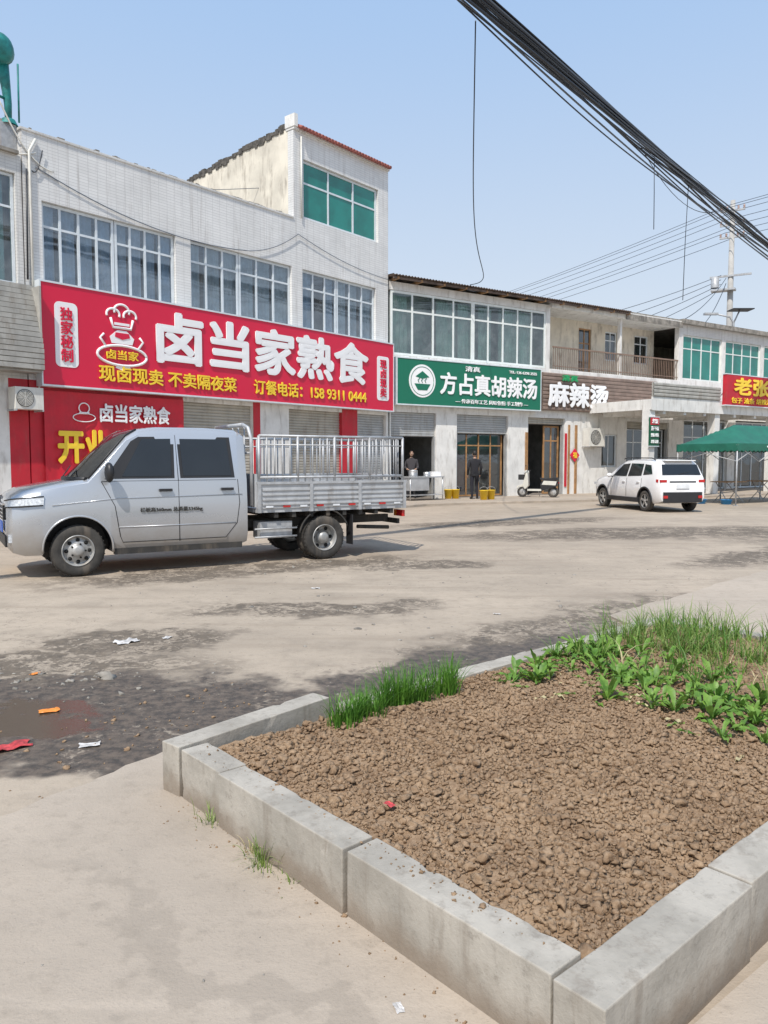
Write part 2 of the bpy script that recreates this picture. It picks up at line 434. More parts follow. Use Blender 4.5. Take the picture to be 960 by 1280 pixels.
for k in range(14):
    bm=bmesh.new(); bmesh.ops.create_icosphere(bm,subdivisions=2,radius=1)
    for v in bm.verts:
        q=v.co.copy()
        d=1+.8*mnoise.noise(q*1.2+Vector((k*7,0,0)))+.9*mnoise.noise(q*2.9+Vector((0,k*5,0)))
        v.co=q*max(.45,d); v.co.z*=.8
    vars_.append((np.array([v.co[:] for v in bm.verts]),np.array([[v.index for v in f.verts] for f in bm.faces])))
    bm.free()
def scatter_clods(name,pts,mat,parent):
    V=[];F=[];off=0
    for (x,y,z,s) in pts:
        vv,ff=random.choice(vars_)
        q=np.array(Matrix.Rotation(random.uniform(0,6.28),3,'Z')@Matrix.Rotation(random.uniform(0,6.28),3,'X'))
        sc=np.array([s*random.uniform(.8,1.4),s*random.uniform(.7,1.2),s*random.uniform(.6,1)])
        V.append((vv@q.T)*sc+np.array([x,y,z])); F.append(ff+off); off+=len(vv)
    V=np.concatenate(V); F=np.concatenate(F)
    me=bpy.data.meshes.new(name); me.vertices.add(len(V)); me.vertices.foreach_set('co',V.ravel())
    me.loops.add(F.size); me.loops.foreach_set('vertex_index',F.ravel().astype(np.int32))
    me.polygons.add(len(F)); me.polygons.foreach_set('loop_start',np.arange(0,F.size,3,dtype=np.int32))
    me.materials.append(mat); me.update(calc_edges=True); me.validate()
    o=bpy.data.objects.new(name,me); COL.objects.link(o); o.parent=parent
    return o
pts=[]
for i in range(25000):
    x=random.uniform(.14,2.7); y=random.uniform(.15,2.11)
    if x>2.2 and random.random()<.5: continue
    s=min(.019,random.lognormvariate(math.log(.0060),.45))
    pts.append((x,y,soilh(x,y)+s*random.uniform(.3,.9),s))
for i in range(3500):
    x=random.uniform(2.4,4.16); y=random.uniform(.15,2.11); s=min(.02,random.lognormvariate(math.log(.007),.4))
    pts.append((x,y,soilh(x,y)+s*.3,s))
scatter_clods('soil_clods',pts,M_soil,bed)
pts=[]
for i in range(260):
    s=random.lognormvariate(math.log(.0022),.5); r=random.random()
    if r<.5: pts.append((random.gauss(-.05,.06),random.uniform(0,2.1),.023 ,s))
    else: pts.append((random.uniform(.04,.13),random.uniform(.2,2.1),.242,s))
for i in range(200):
    pts.append((random.uniform(-1.8,1.2),random.uniform(2.35,3.6),.002,random.lognormvariate(math.log(.005),.6)))
scatter_clods('loose_crumbs',pts,M_soil,bed)

def leafmat(name,c1,c2):
    m,t,b=newmat(name); co=t.coord()
    f=t.ramp(t.noise(co,9,2,.6),.3,.7); c=t.mix(f,c1,c2)
    f2=t.ramp(t.noise(co,60,1,.5),.45,.8,0,.5); c=t.mix(f2,c,c3(c2,1.4))
    t.l.new(c,b.inputs['Base Color']); b.inputs['Roughness'].default_value=.5
    out=[n for n in t.n if n.type=='OUTPUT_MATERIAL'][0]
    tl=t.new('ShaderNodeBsdfTranslucent'); t.l.new(c,tl.inputs[0])
    mx=t.new('ShaderNodeMixShader'); mx.inputs[0].default_value=.3
    t.l.new(b.outputs[0],mx.inputs[1]); t.l.new(tl.outputs[0],mx.inputs[2]); t.l.new(mx.outputs[0],out.inputs[0])
    return m
M_chive=leafmat('chive_leaf',(.05,.15,.018),(.13,.29,.035))
M_onion=leafmat('onion_leaf',(.12,.20,.04),(.26,.36,.09))
M_leaf=leafmat('lettuce_leaf',(.08,.19,.025),(.20,.34,.055))
M_dry=pmat('dry_leaf',(.42,.36,.2),.8)
def blade(mb,x,y,z,h,w,lean,az,mat,curl=1.0,seg=5):
    vs=[];d=Vector((math.cos(az),math.sin(az),0)); s=Vector((-d.y,d.x,0)); 
    tw=random.uniform(-.6,.6); s=(s*math.cos(tw)+d*math.sin(tw))
    for i in range(seg+1):
        t=i/seg; off=d*(lean*h*(t**(1.3+curl)))
        p=Vector((x,y,z+h*(t-.35*lean*t*t*t)))+off; ww=w*(1-t**2.2)+.0004
        vs+=[p-s*ww*.5,p+s*ww*.5]
    mb.add(vs,[(2*i,2*i+1,2*i+3,2*i+2) for i in range(seg)],mat,True)
def leaf(mb,x,y,z,L,w,az,elev,mat,droop=.6):
    d=Vector((math.cos(az),math.sin(az),0)); s=Vector((-d.y,d.x,0)); seg=6; vs=[]; p=Vector((x,y,z)); a=elev
    prof=[.14,.22,.5,.85,1.0,.75,.1]
    for i in range(seg+1):
        ww=w*.5*prof[i]; rf=.008*math.sin(i*2.3+az*5)
        up=Vector((0,0,1))*ww*.45
        vs+=[p-s*ww+up+Vector((0,0,rf)),p,p+s*ww+up-Vector((0,0,rf))]
        p=p+(d*math.cos(a)+Vector((0,0,math.sin(a))))*L/seg; a-=droop*random.uniform(.15,.35)
    fs=[]
    for i in range(seg): fs+=[(3*i,3*i+1,3*i+4,3*i+3),(3*i+1,3*i+2,3*i+5,3*i+4)]
    mb.add(vs,fs,mat,True)
ch=empty('chive_plants',BED,BR); mb=MB()
for c in range(17):
    cx=.78+.052*c+random.uniform(-.02,.02); cy=2.0+random.uniform(-.05,.05)
    if 12<=c<=13: continue
    for k in range(70):
        a=random.uniform(0,6.28); r=random.uniform(0,.055)
        blade(mb,cx+r*math.cos(a),cy+r*math.sin(a)*1.2,.19,random.uniform(.11,.25)*(1.05 if c>6 else .8),random.uniform(.004,.007),random.uniform(.05,.75),a+random.uniform(-.6,.6),M_chive)
mb.build('blades',ch)
lt=empty('leafy_vegetable_plants',BED,BR); mb=MB()
pl=[]
for i in range(125):
    x=random.uniform(1.85,3.05); y=random.uniform(.2,2.02)
    if x<1.98+.12*math.sin(y*9): continue
    pl.append((x,y))
for (x,y) in pl:
    z=soilh(x,y); n=random.randint(4,8); sc=random.uniform(.55,1.15)
    for k in range(n):
        leaf(mb,x,y,z,random.uniform(.09,.17)*sc,random.uniform(.026,.044)*sc,k*6.28/n+random.uniform(-.4,.4),random.uniform(.6,1.4),M_leaf,random.uniform(.3,1.0))
for i in range(70):
    x=random.uniform(1.8,2.9); y=random.uniform(.2,2.0); leaf(mb,x,y,soilh(x,y)+.012,.11,.02,random.uniform(0,6.28),.08,random.choice([M_dry,M_leaf,M_onion]),.1)
mb.build('leaves',lt)
on=empty('onion_plants',BED,BR); mb=MB()
for i in range(430):
    x=random.uniform(2.55,4.13); y=random.uniform(.18,2.06)
    if mnoise.noise(Vector((x*2.2,y*2.2,3)))<-.22: continue
    if x<3.0 and random.random()<.75: continue
    hs=random.uniform(.65,1.15)*(1.15 if y>1.2 else .95)
    for k in range(random.randint(7,14)):
        a=random.uniform(0,6.28); r=random.uniform(0,.03)
        blade(mb,x+r*math.cos(a),y+r*math.sin(a),.19,random.uniform(.14,.30)*hs,random.uniform(.004,.008),random.uniform(.1,1.1),a,M_onion if random.random()<.7 else M_chive,1.2)
for i in range(420):
    x=random.uniform(2.3,4.13); y=random.uniform(.18,2.06); blade(mb,x,y,.19,random.uniform(.05,.16),.006,random.uniform(.3,1.3),random.uniform(0,6.28),M_onion,1.2)
for i in range(90):
    x=random.uniform(2.6,4.1); y=random.uniform(.2,2.0); blade(mb,x,y,.19,random.uniform(.1,.26),.006,random.uniform(.5,1.5),random.uniform(0,6.28),M_dry,1.2)
mb.build('blades',on)
wd=empty('weed_tuft',BED,BR); mb=MB()
def tuft(x,y,z,n,h,mat):
    for k in range(n):
        a=random.uniform(0,6.28); r=abs(random.gauss(0,.03))
        blade(mb,x+r*math.cos(a),y+r*math.sin(a)*1.6,z,random.uniform(.4,1)*h,.003,random.uniform(.2,1.1),a,mat)
tuft(-.03,1.42,.02,80,.13,M_onion); tuft(-.02,1.50,.02,26,.08,M_dry); tuft(-.02,1.80,.02,30,.10,M_onion); tuft(-.02,1.25,.02,20,.04,M_onion)
mb.build('weeds',wd)

# ------------------------------------------------------------------ facade frames
F1=((.14,27.0,0),R(50)); F2=((.2,27.1,0),R(33.1))
B1=empty('shop_building',*F1); mb=MB()
TH=.24
def wall(x0,x1,z0,z1,mat,y0=0,y1=TH): mb.box(x0,x1,y0,y1,z0,z1,mat)
wall(-12.59,-8.5,0,3.3,M_redpaint); wall(-6.1,-4.7,0,3.3,M_white); wall(-2.35,-1.6,0,3.3,M_redpaint); wall(-.1,0,0,3.3,M_white)
for a,b in ((-8.5,-6.1),(-4.7,-2.35),(-1.6,-.1)):
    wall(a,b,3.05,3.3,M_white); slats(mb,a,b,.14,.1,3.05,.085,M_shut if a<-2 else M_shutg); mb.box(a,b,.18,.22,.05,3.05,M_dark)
mb.box(-6.1,-5.85,-.02,0,0.05,3.28,M_redpaint)
wall(-12.59,0,3.3,5.42,M_tile)
WZ0,WZ1=5.42,7.32
for a,b in ((-12.59,-12.18),(-8.64,-8.18),(-4.53,-4.09),(-.65,0)): wall(a,b,WZ0,WZ1,M_tile)
wall(-12.59,0,WZ1,8.74,M_tile)
mb.box(-12.62,-4.45,-.03,.27,8.74,8.79,M_tile2)
for i in range(26):
    x=random.uniform(-12.5,-4.6); mb.box(x,x+random.uniform(.05,.3),-.02,.2,8.79,8.79+random.uniform(.01,.04),M_conc)
for a,b in ((-12.18,-8.64),(-8.18,-4.53),(-4.09,-.65)):
    mb.box(a-.05,b+.05,-.05,.0,WZ0-.07,WZ0,M_white)
def winunit(a,b,z0,z1,cols,gm,cm,y=.09,cv=.8):
    window(mb,a+.01,b-.01,y,z0+.01,z1-.01,cols,[.72],M_alum,gm,.065,.07)
    for i in range(cols):
        x0=a+(b-a)*i/cols; x1=a+(b-a)*(i+1)/cols
        if random.random()<cv: curtain(mb,x0+random.uniform(0,.10),x1-random.uniform(0,.12),y+.14,z0+.02,z1-.05,cm)
winunit(-12.18,-10.35,WZ0,WZ1,4,M_glass,M_curt,cv=.85); winunit(-10.35,-8.64,WZ0,WZ1,4,M_glass,M_curt,cv=.95)
winunit(-8.18,-6.5,WZ0,WZ1,3,M_glass,M_curtw,cv=.85); winunit(-6.5,-4.53,WZ0,WZ1,3,M_glass,M_curtw,cv=.9)
winunit(-4.09,-2.5,WZ0,WZ1,3,M_glass,M_curt,cv=.8); winunit(-2.5,-.65,WZ0,WZ1,3,M_glass,M_curtw,cv=.8)
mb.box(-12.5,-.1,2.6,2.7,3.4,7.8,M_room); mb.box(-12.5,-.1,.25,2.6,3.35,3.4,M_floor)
mb.box(-12.59,-12.35,TH,6.4,0,8.5,M_cream); mb.box(-.24,0,TH,6.4,0,7.9,M_white); mb.box(-12.59,0,6.4,6.6,0,8.5,M_cream)
mb.box(-12.35,-.24,TH,6.4,7.7,7.9,M_conc)
TX=-4.43
TW=(-4.02,-.52,8.85,10.6)
wall(TX,TW[0],8.74,11.35,M_tile); wall(TW[1],0,8.74,11.35,M_tile); wall(TW[0],TW[1],10.6,11.35,M_tile); wall(TW[0],TW[1],8.74,8.85,M_tile)
window(mb,TW[0]+.01,TW[1]-.01,.09,TW[2]+.01,TW[3]-.01,3,[.62],M_alum,M_teal,.07,.07)
mb.add([(TX,TH,7.9),(TX,5.2,7.9),(TX,5.2,11.0),(TX,TH,11.5),(TX+.2,TH,7.9),(TX+.2,5.2,7.9),(TX+.2,5.2,11.0),(TX+.2,TH,11.5)],[(0,3,2,1),(4,5,6,7),(3,7,6,2),(0,4,7,3),(1,2,6,5)],M_cream)
mb.box(-.2,0,TH,5.2,7.9,11.0,M_white); mb.box(TX+.2,-.2,5.0,5.2,7.9,10.95,M_cream); mb.box(TX+.2,-.2,TH,5.0,10.75,10.9,M_conc)
M_moss=pmat('blackened_coping',(.09,.082,.072),.95,var=.5,scale=7,bump=.5,bscale=25)
y=TH; 
while y<5.15:
    wdt=random.uniform(.05,.22); z=11.49-.5*(y-TH)/4.96; s=.05+.06*mnoise.noise(Vector((y*1.7,0,0)))+random.uniform(.0,.06)
    mb.box(TX-.02-random.random()*.02,TX+.22,y,y+wdt,z-random.uniform(.02,.16),z+s,M_moss); y+=wdt-.003
mb.box(TX-.02,.02,-.06,.3,11.35,11.42,M_white)
n=30
for i in range(n):
    x=TX+.15+(4.25)*i/n; mb.tube([(x+.07,-.20,11.40),(x+.07,.28,11.62)],.058,M_tilered,8)
mb.box(TX+.1,0,-.10,.26,11.425,11.46,M_tilered); mb.box(TX-.04,TX+.10,-.1,.32,11.42,11.78,M_white)
mb.box(TX+.12,.0,.24,.34,11.62,11.70,M_tilered)
mb.box(-8.6,-8.4,2,2.1,8.5,9.1,pmat('blue_thing',(.05,.25,.55),.5))
mb.build('walls_and_windows',B1)
mb=MB()
def sag(a,b,s,n=14):
    a=Vector(a);b=Vector(b); return [a+(b-a)*(i/n)-Vector((0,0,s*4*(i/n)*(1-i/n))) for i in range(n+1)]
mb.tube(sag((-12.3,-.03,8.0),(-6.3,-.05,7.4),.35),.012,M_cableb,5); mb.tube(sag((-6.3,-.05,7.4),(-4.3,-.05,8.3),.15),.010,M_cableb,5)
mb.tube(sag((-4.3,-.05,8.3),(0,-.05,7.7),.15),.010,M_cableb,5)
mb.tube([(-12.45,-.05,3.4),(-12.45,-.05,8.3),(-12.3,-.05,8.6)],.03,M_acw,8)
mb.tube([(-12.56,-.04,5.5),(-12.52,-.05,7.9)],.02,M_cable,6)
mb.tube([(-4.15,-.05,8.8),(-4.15,-.05,11.2)],.025,M_acw,8)
mb.tube(sag((-14.2,.3,9.0),(-12.3,-.05,8.3),.4),.015,M_acw,6)
mb.tube(sag((-13.1,-.02,9.3),(-11.9,-.05,8.0),.35),.018,M_acw,6); mb.tube(sag((-12.4,-.04,7.9),(-12.15,-.05,8.4),.2),.012,M_cable,6)
mb.build('wall_cables',B1)

# ---- red sign
S=empty('shop_sign',*F1); mb=MB()
mb.box(-12.4,-.06,-.28,-.03,3.2,5.46,M_red)
for a in ((-12.43,-.03,5.46,5.50),(-12.43,-.03,3.16,3.2)): mb.box(a[0],a[1],-.30,-.02,a[2],a[3],M_alum)
mb.box(-12.43,-12.4,-.297,-.023,3.2,5.46,M_alum); mb.box(-.06,-.03,-.297,-.023,3.2,5.46,M_alum)
def rrect(mb,x0,x1,z0,z1,y,r,mat,d=.008):
    pts=[]
    for cx,cz,a0 in ((x1-r,z1-r,0),(x0+r,z1-r,90),(x0+r,z0+r,180),(x1-r,z0+r,270)):
        for k in range(6):
            a=R(a0+90*k/5); pts.append((cx+r*math.cos(a),cz+r*math.sin(a)))
    pts=pts[::-1]; mb.prismy(pts,y-d,y,mat)
rrect(mb,-12.1,-11.55,3.62,5.08,-.282,.12,M_signw); rrect(mb,-.92,-.3,3.52,5.0,-.282,.1,M_signw)
Y=-.285
def ring(mb,cx,cz,rx,rz,w,mat,y=Y,n=28,a0=0,a1=360):
    pts=[(cx+rx*math.cos(R(a0+(a1-a0)*k/n)),y,cz+rz*math.sin(R(a0+(a1-a0)*k/n))) for k in range(n+1)]
    mb.tube(pts,w,mat,6)
ring(mb,-10.42,4.02,.66,.24,.035,M_signw)
mb.prismy([(-10.7,4.3),(-10.75,4.45),(-10.55,4.62),(-10.3,4.62),(-10.1,4.45),(-10.15,4.3)],Y-.01,Y+.004,M_signw)
mb.prismy([(-10.62,4.46),(-10.42,4.40),(-10.22,4.46),(-10.24,4.56),(-10.6,4.56)],Y-.02,Y-.012,M_red)
for cx,cz,r in ((-10.65,4.98,.17),(-10.42,5.08,.2),(-10.2,4.98,.17)): ring(mb,cx,cz,r,r*.8,.03,M_signw,a0=-20,a1=200)
mb.tube([(-10.72,Y,4.9),(-10.66,Y,4.68),(-10.18,Y,4.68),(-10.12,Y,4.9)],.035,M_signw,6)
mb.box(-10.62,-10.22,Y-.012,Y+.002,4.74,4.80,M_signw)
mb.tube([(-10.85,Y,4.2),(-11.0,Y,4.4),(-10.9,Y,4.5)],.03,M_signw,6); mb.tube([(-10.0,Y,4.2),(-9.85,Y,4.4),(-9.95,Y,4.5)],.03,M_signw,6)
mb.prismy([(-10.62,3.72),(-10.42,3.66),(-10.2,3.72),(-10.26,3.8),(-10.56,3.8)],Y-.01,Y+.004,M_signw)
mb.build('panel',S)
text(S,'name_lettering','卤当家熟食',-9.43,-1.44,4.0,5.24,-.30,M_signw,.036,.02)
text(S,'logo_lettering','卤当家',-10.85,-10.0,3.92,4.14,-.30,M_yel,.02,.01)
text(S,'vertical_lettering','独\n家\n秘\n制',-11.97,-11.68,3.74,4.96,-.30,M_red,.02,.005,1,1.0)
text(S,'vertical_lettering','现\n卤\n现\n卖',-.77,-.45,3.64,4.88,-.30,M_red,.02,.005,1,1.0)
text(S,'slogan_lettering','现卤现卖 不卖隔夜菜',-11.05,-6.95,3.38,3.76,-.30,M_yel,.022,.01)
text(S,'phone_lettering','订餐电话：158 9311 0444',-6.3,-1.5,3.38,3.78,-.30,M_yel,.022,.01)
S=empty('opening_banner',*F1); mb=MB()
n=60; vs=[]
for i in range(n+1):
    x=-12.3+3.75*i/n; yy=-.07+.02*math.sin(i*.5)+.008*math.sin(i*1.7)
    vs+=[(x,yy,.95+.02*math.sin(i*.3)),(x,yy-.01,3.08)]
mb.add(vs,[(2*i,2*i+2,2*i+3,2*i+1) for i in range(n)],M_reddark,True)
ring(mb,-11.35,2.50,.28,.1,.012,M_signw,y=-.11); ring(mb,-11.35,2.72,.13,.12,.014,M_signw,y=-.11); mb.box(-11.47,-11.22,-.11,-.10,2.58,2.63,M_signw)
mb.build('cloth',S)
text(S,'banner_lettering','卤当家熟食',-10.95,-9.0,2.42,2.85,-.12,M_signw,.025,.005)
text(S,'banner_lettering','开业大酬宾',-12.0,-8.75,1.45,2.2,-.12,M_yel,.04,.005)
def acunit(frame,x,z,name='air_conditioner',w=.85,h=.6):
    e=empty(name,*frame); mb=MB()
    mb.box(x-w/2,x+w/2,-.42,-.08,z-h/2,z+h/2,M_acw)
    rr=h*.4
    mb.lathe([(rr,-.005),(rr*.98,-.02),(rr*.94,-.005)],(x-.1,-.42,z),M_black)
    mb.lathe([(.001,-.004),(rr*.92,-.004)],(x-.1,-.42,z),M_dark)
    for k in range(6): mb.lathe([(rr*.14*(k+1),-.012),(rr*.14*(k+1)+.006,-.016),(rr*.14*(k+1)+.012,-.012)],(x-.1,-.42,z),M_acw)
    for k in range(8):
        a=k*math.pi/4; mb.tube([(x-.1,-.434,z),(x-.1+rr*.95*math.cos(a),-.434,z+rr*.95*math.sin(a))],.004,M_acw,4)
    mb.box(x-w/2,x-w/2+.03,-.43,.0,z-h/2-.04,z-h/2,M_galv); mb.box(x+w/2-.03,x+w/2,-.43,.0,z-h/2-.04,z-h/2,M_galv)
    mb.tube([(x+w/2,-.2,z-.1),(x+w/2+.08,-.1,z-.2),(x+w/2+.08,-.03,z+.8)],.02,M_acw,6)
    mb.build('outdoor_unit',e,bevel=.012)
acunit(F1,-12.78,2.85,w=.62,h=.48)

# ---- neighbour on the left
B0=empty('shop_building',*F1); mb=MB()
mb.box(-13.05,-12.62,0,TH,0,3.3,M_redpaint); mb.box(-14.0,-13.05,0,TH,0,3.3,M_white)
mb.box(-20,-14.0,0,TH,0,3.3,M_white); mb.box(-20,-12.62,0,TH,3.3,5.35,M_tile2)
mb.box(-12.76,-12.62,0,TH,5.35,7.75,M_tile2); mb.box(-20,-12.62,0,TH,7.75,8.15,M_tile2); mb.box(-20,-16.5,0,TH,5.35,7.75,M_tile2)
window(mb,-14.8,-12.77,.08,5.36,7.74,2,[.7],M_alum,M_glassg,.06,.07); window(mb,-16.49,-14.81,.08,5.36,7.74,2,[.7],M_alum,M_glassg,.06,.07)
curtain(mb,-14.7,-12.9,.35,5.4,7.7,M_curt)
mb.box(-16.6,-12.7,2.2,2.3,3.4,7.8,M_room); mb.box(-20,-12.62,TH,6.4,7.95,8.1,M_conc)
mb.box(-20,-12.62,6.4,6.6,0,8.1,M_cream); mb.box(-20,-19.8,TH,6.4,0,8.1,M_cream)
mb.box(-20,-12.7,-.1,.3,8.15,8.22,M_conc)
mb.box(-20,-13.0,.5,.75,8.1,8.95,M_brick)
for i in range(30):
    x=-19+6*random.random(); mb.box(x,x+.24,.45+random.random()*.2,.85,8.95,8.95+random.choice([.06,.12]),M_brick)
mb.box(-13.2,-12.62,.3,.6,8.1,8.85,M_brick); mb.box(-13.4,-12.7,.25,1.4,8.85,8.93,M_conc)
for i in range(14): mb.tube([(-19.5+.45*i,.2,9.15),(-19.5+.45*i,1.4,9.35)],.05,M_roofr,6)
n=16
for i in range(n):
    z=5.35-i*.118; y=-.12-.45*math.sin(min(1,i/12)*1.2)
    mb.box(-20,-12.5,y-.035,y+.01,z-.100,z,M_slat); mb.box(-20,-12.51,y-.012,y+.012,z-.12,z-.098,M_conc)
mb.box(-20,-12.52,-.5,.0,3.42,3.46,M_slat); mb.box(-12.54,-12.5,-.5,-.0,3.46,5.3,M_slat)
mb.build('walls_and_windows',B0)
D=empty('ventilation_duct',*F1); mb=MB()
Mg=pmat('teal_painted_metal',(.012,.19,.18),.5,var=.3,scale=6,dirt=.35,dirtcol=(.12,.13,.12))
path=[(-12.72,.3,8.9),(-12.72,.3,9.3),(-12.76,.3,9.7),(-12.86,.25,10.1)]
mb.tube(path,[.07,.08,.10,.15],Mg,12); mb.ellip((-12.95,.15,10.35),(.31,.26,.33),Mg,18,12)
mb.lathe([(.30,-.02),(.34,.05),(.30,.09)],(-12.95,.1,10.35),Mg,'y',20); mb.tube([(-12.62,.0,10.1),(-12.58,.1,8.9)],.02,Mg,6)
mb.lathe([(.20,0),(.14,.12)],(-12.72,.3,8.85),Mg,'z',14); mb.tube([(-13.3,.2,9.4),(-12.72,.3,9.4)],.03,Mg,6); mb.box(-12.95,-12.6,.2,.5,8.2,8.86,M_galv)
mb.build('duct',D)

# ---- building 2
B2=empty('shop_building',*F2); mb=MB()
P=[( -.0,.05),(2.04,3.0),(5.55,6.6),(8.66,9.35),(9.35,10.9),(11.9,12.5),(15.4,16.0)]
for a,b in P: mb.box(a,b,0,TH,0,3.45,M_white)
mb.box(10.9,11.9,0,TH,0,1.2,M_white); mb.box(10.9,11.9,0,TH,2.6,3.45,M_white); window(mb,10.91,11.89,.08,1.21,2.59,2,[],M_alum,M_glassd,.05,.06)
for a,b,zb in ((.05,2.04,2.35),(3.0,5.55,2.5),(6.6,8.66,2.95),(12.5,15.4,2.9)):
    mb.box(a,b,0,TH,3.2,3.45,M_white); slats(mb,a,b,.12,zb,3.2,.085,M_shutg if a<6 else M_shut); mb.box(a,b,.15,.19,zb-.03,zb+.1,M_black)
    mb.box(a-.001,a+.06,.05,.2,.0,zb,M_shutg); mb.box(b-.06,b+.001,.05,.2,.0,zb,M_shutg)
mb.box(0,16,0,TH,3.45,5.18,M_white)
for a,b in ((.0,2.5),(2.55,6.05),(6.1,9.0),(12.0,15.7)):
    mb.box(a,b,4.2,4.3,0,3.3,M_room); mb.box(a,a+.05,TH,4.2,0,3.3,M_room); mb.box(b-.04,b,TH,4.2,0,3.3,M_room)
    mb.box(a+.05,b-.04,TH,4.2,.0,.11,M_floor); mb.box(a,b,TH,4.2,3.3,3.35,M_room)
window(mb,3.08,5.47,.26,.12,2.6,4,[.78],M_wood,M_glassd,.06,.05)
window(mb,7.7,8.58,.26,.12,2.9,2,[.78],M_wood,M_glassd,.07,.05)
window(mb,12.58,15.3,.26,.12,2.9,4,[.78],M_alum,M_glassd,.06,.05)
mb.box(3.3,3.9,1.2,1.9,.11,1.0,M_steel); mb.box(4.6,5.2,2.2,2.6,.11,1.9,M_redpaint); mb.box(6.9,7.5,2.0,3.0,.11,.85,M_wood); mb.box(.4,1.6,2.5,3.0,.11,1.7,M_signw); mb.box(8.66,8.78,-.03,0,.4,2.6,M_redpaint); mb.box(6.45,6.58,-.03,0,.4,2.6,M_wood)
mb.box(9.25,9.36,-.05,0,.1,2.95,M_wood); mb.box(8.85,8.93,-.05,0,.1,2.95,M_wood)
mb.box(0,7.74,.0,.1,7.42,7.7,M_white); mb.box(7.5,7.74,0,TH,5.18,7.42,M_white)
window(mb,.05,3.75,.02,5.19,7.41,4,[.7],M_whframe,M_glassg,.08,.07); window(mb,3.75,7.5,.02,5.19,7.41,5,[.7],M_whframe,M_glassg,.08,.07)
for i in range(7):
    if random.random()<.75: curtain(mb,.2+i*1.0,.2+i*1.0+random.uniform(.5,.95),.25,5.2,7.3,M_curtw)
mb.box(0,7.74,1.1,1.2,5.1,7.6,M_curtw); mb.box(0,7.74,.1,1.1,5.08,5.17,M_floor)
mb.box(7.74,16,-.05,1.4,4.95,5.15,M_white); mb.box(7.74,7.95,TH,1.4,5.15,7.6,M_cream)
by=1.4
segs=[(7.74,8.3),(9.1,10.9),(11.7,12.6),(13.4,14.6),(15.6,16)]
for a,b in segs: mb.box(a,b,by,by+.2,5.15,7.6,M_cream)
for a,b,z0,z1 in ((8.3,9.1,6.0,7.3),(10.9,11.7,5.16,7.3),(12.6,13.4,6.0,7.3),(14.6,15.6,6.0,7.3)):
    mb.box(a,b,by,by+.2,7.3,7.6,M_cream)
    if z0>5.5: mb.box(a,b,by,by+.2,5.15,6.0,M_cream)
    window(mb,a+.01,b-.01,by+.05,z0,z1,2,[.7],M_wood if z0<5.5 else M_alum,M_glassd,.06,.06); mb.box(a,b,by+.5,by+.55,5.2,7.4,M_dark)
mb.box(12.0,12.12,.05,.2,5.15,7.6,M_white)
M_rail=pmat('brown_railing',(.22,.15,.11),.5,var=.15)
mb.box(7.95,16,.02,.07,6.05,6.11,M_rail); mb.box(7.95,16,.03,.06,5.3,5.33,M_rail)
x=7.98
while x<16: mb.box(x,x+.02,.035,.055,5.15,6.05,M_rail); x+=.12
mb.box(7.7,16,-.15,1.8,7.6,7.85,M_white); mb.box(12.1,16.0,-.18,-.151,7.55,7.8,M_conc)
def corr(x0,x1,y0,y1,z0,z1,mat,pitch=.13,amp=.025):
    n=int((x1-x0)/pitch*6); vs=[]
    for i in range(n+1):
        x=x0+(x1-x0)*i/n; d=amp*math.sin(x/pitch*2*math.pi); vs+=[(x,y0,z0+d),(x,y1,z1+d),]
    vs2=[(a,b,c-.012) for a,b,c in vs]
    mb.add(vs,[(2*i,2*i+2,2*i+3,2*i+1) for i in range(n)],mat,True); mb.add(vs2,[(2*i,2*i+1,2*i+3,2*i+2) for i in range(n)],mat,True)
corr(-.1,12.2,-.4,5,7.85,8.2,M_roofr); mb.box(-.05,12.1,-.33,-.27,7.73,7.79,M_roofr)
for i in range(13): mb.box(.1+i,.18+i,-.34,1.0,7.72,7.8,M_wood)
mb.box(0,16,5,5.2,0,8.0,M_cream)
mb.box(12.2,16,0,5,7.86,7.95,M_conc)
mb.build('walls_and_windows',B2)
S=empty('shop_sign',*F2); mb=MB()
mb.box(.13,6.98,-.28,-.03,3.47,5.05,M_green); mb.box(.10,7.01,-.30,-.02,5.05,5.09,M_alum); mb.box(.10,7.01,-.30,-.02,3.43,3.47,M_alum)
mb.box(.10,.13,-.297,-.023,3.47,5.05,M_alum); mb.box(6.98,7.01,-.297,-.023,3.47,5.05,M_alum)
pts=[(1.2+.58*math.cos(-R(10*k)),4.3+.58*math.sin(-R(10*k))) for k in range(36)]; mb.prismy(pts,-.29,-.282,M_signw)
ring(mb,1.2,4.3,.50,.50,.010,M_green,y=-.293); mb.prismy([(.85,4.2),(1.0,3.98),(1.4,3.98),(1.55,4.2)],-.30,-.291,M_green); mb.prismy([(.9,4.45),(1.2,4.65),(1.5,4.45),(1.2,4.38)],-.30,-.291,M_green)
for k in range(3): mb.tube([(1.05+.15*k,-.294,4.24),(1.0+.15*k,-.294,4.32),(1.08+.15*k,-.294,4.40)],.015,M_green,5)
mb.build('panel',S)
text(S,'name_lettering','方占真胡辣汤',2.0,6.75,3.9,4.66,-.295,M_signw,.028,.02)
text(S,'small_lettering','清真',3.15,3.85,4.76,4.95,-.29,M_signw,.015,.005)
text(S,'phone_lettering','TEL: 136 6398 3555',5.3,6.75,4.82,4.92,-.29,M_signw,.01,.004)
text(S,'small_lettering','— 传承百年工艺 风味依旧 手工制作 —',2.7,6.3,3.58,3.74,-.29,M_signw,.012,.004)
S=empty('shop_sign',*F2); mb=MB()
mb.box(7.2,14.3,-.16,-.02,3.5,5.0,M_slatb); slats(mb,7.2,14.3,-.165,3.5,5.0,.15,M_slatb,.03)
mb.build('panel',S)
text(S,'name_lettering','麻辣烫',7.45,10.95,3.68,4.62,-.26,M_signw,.036,.04)
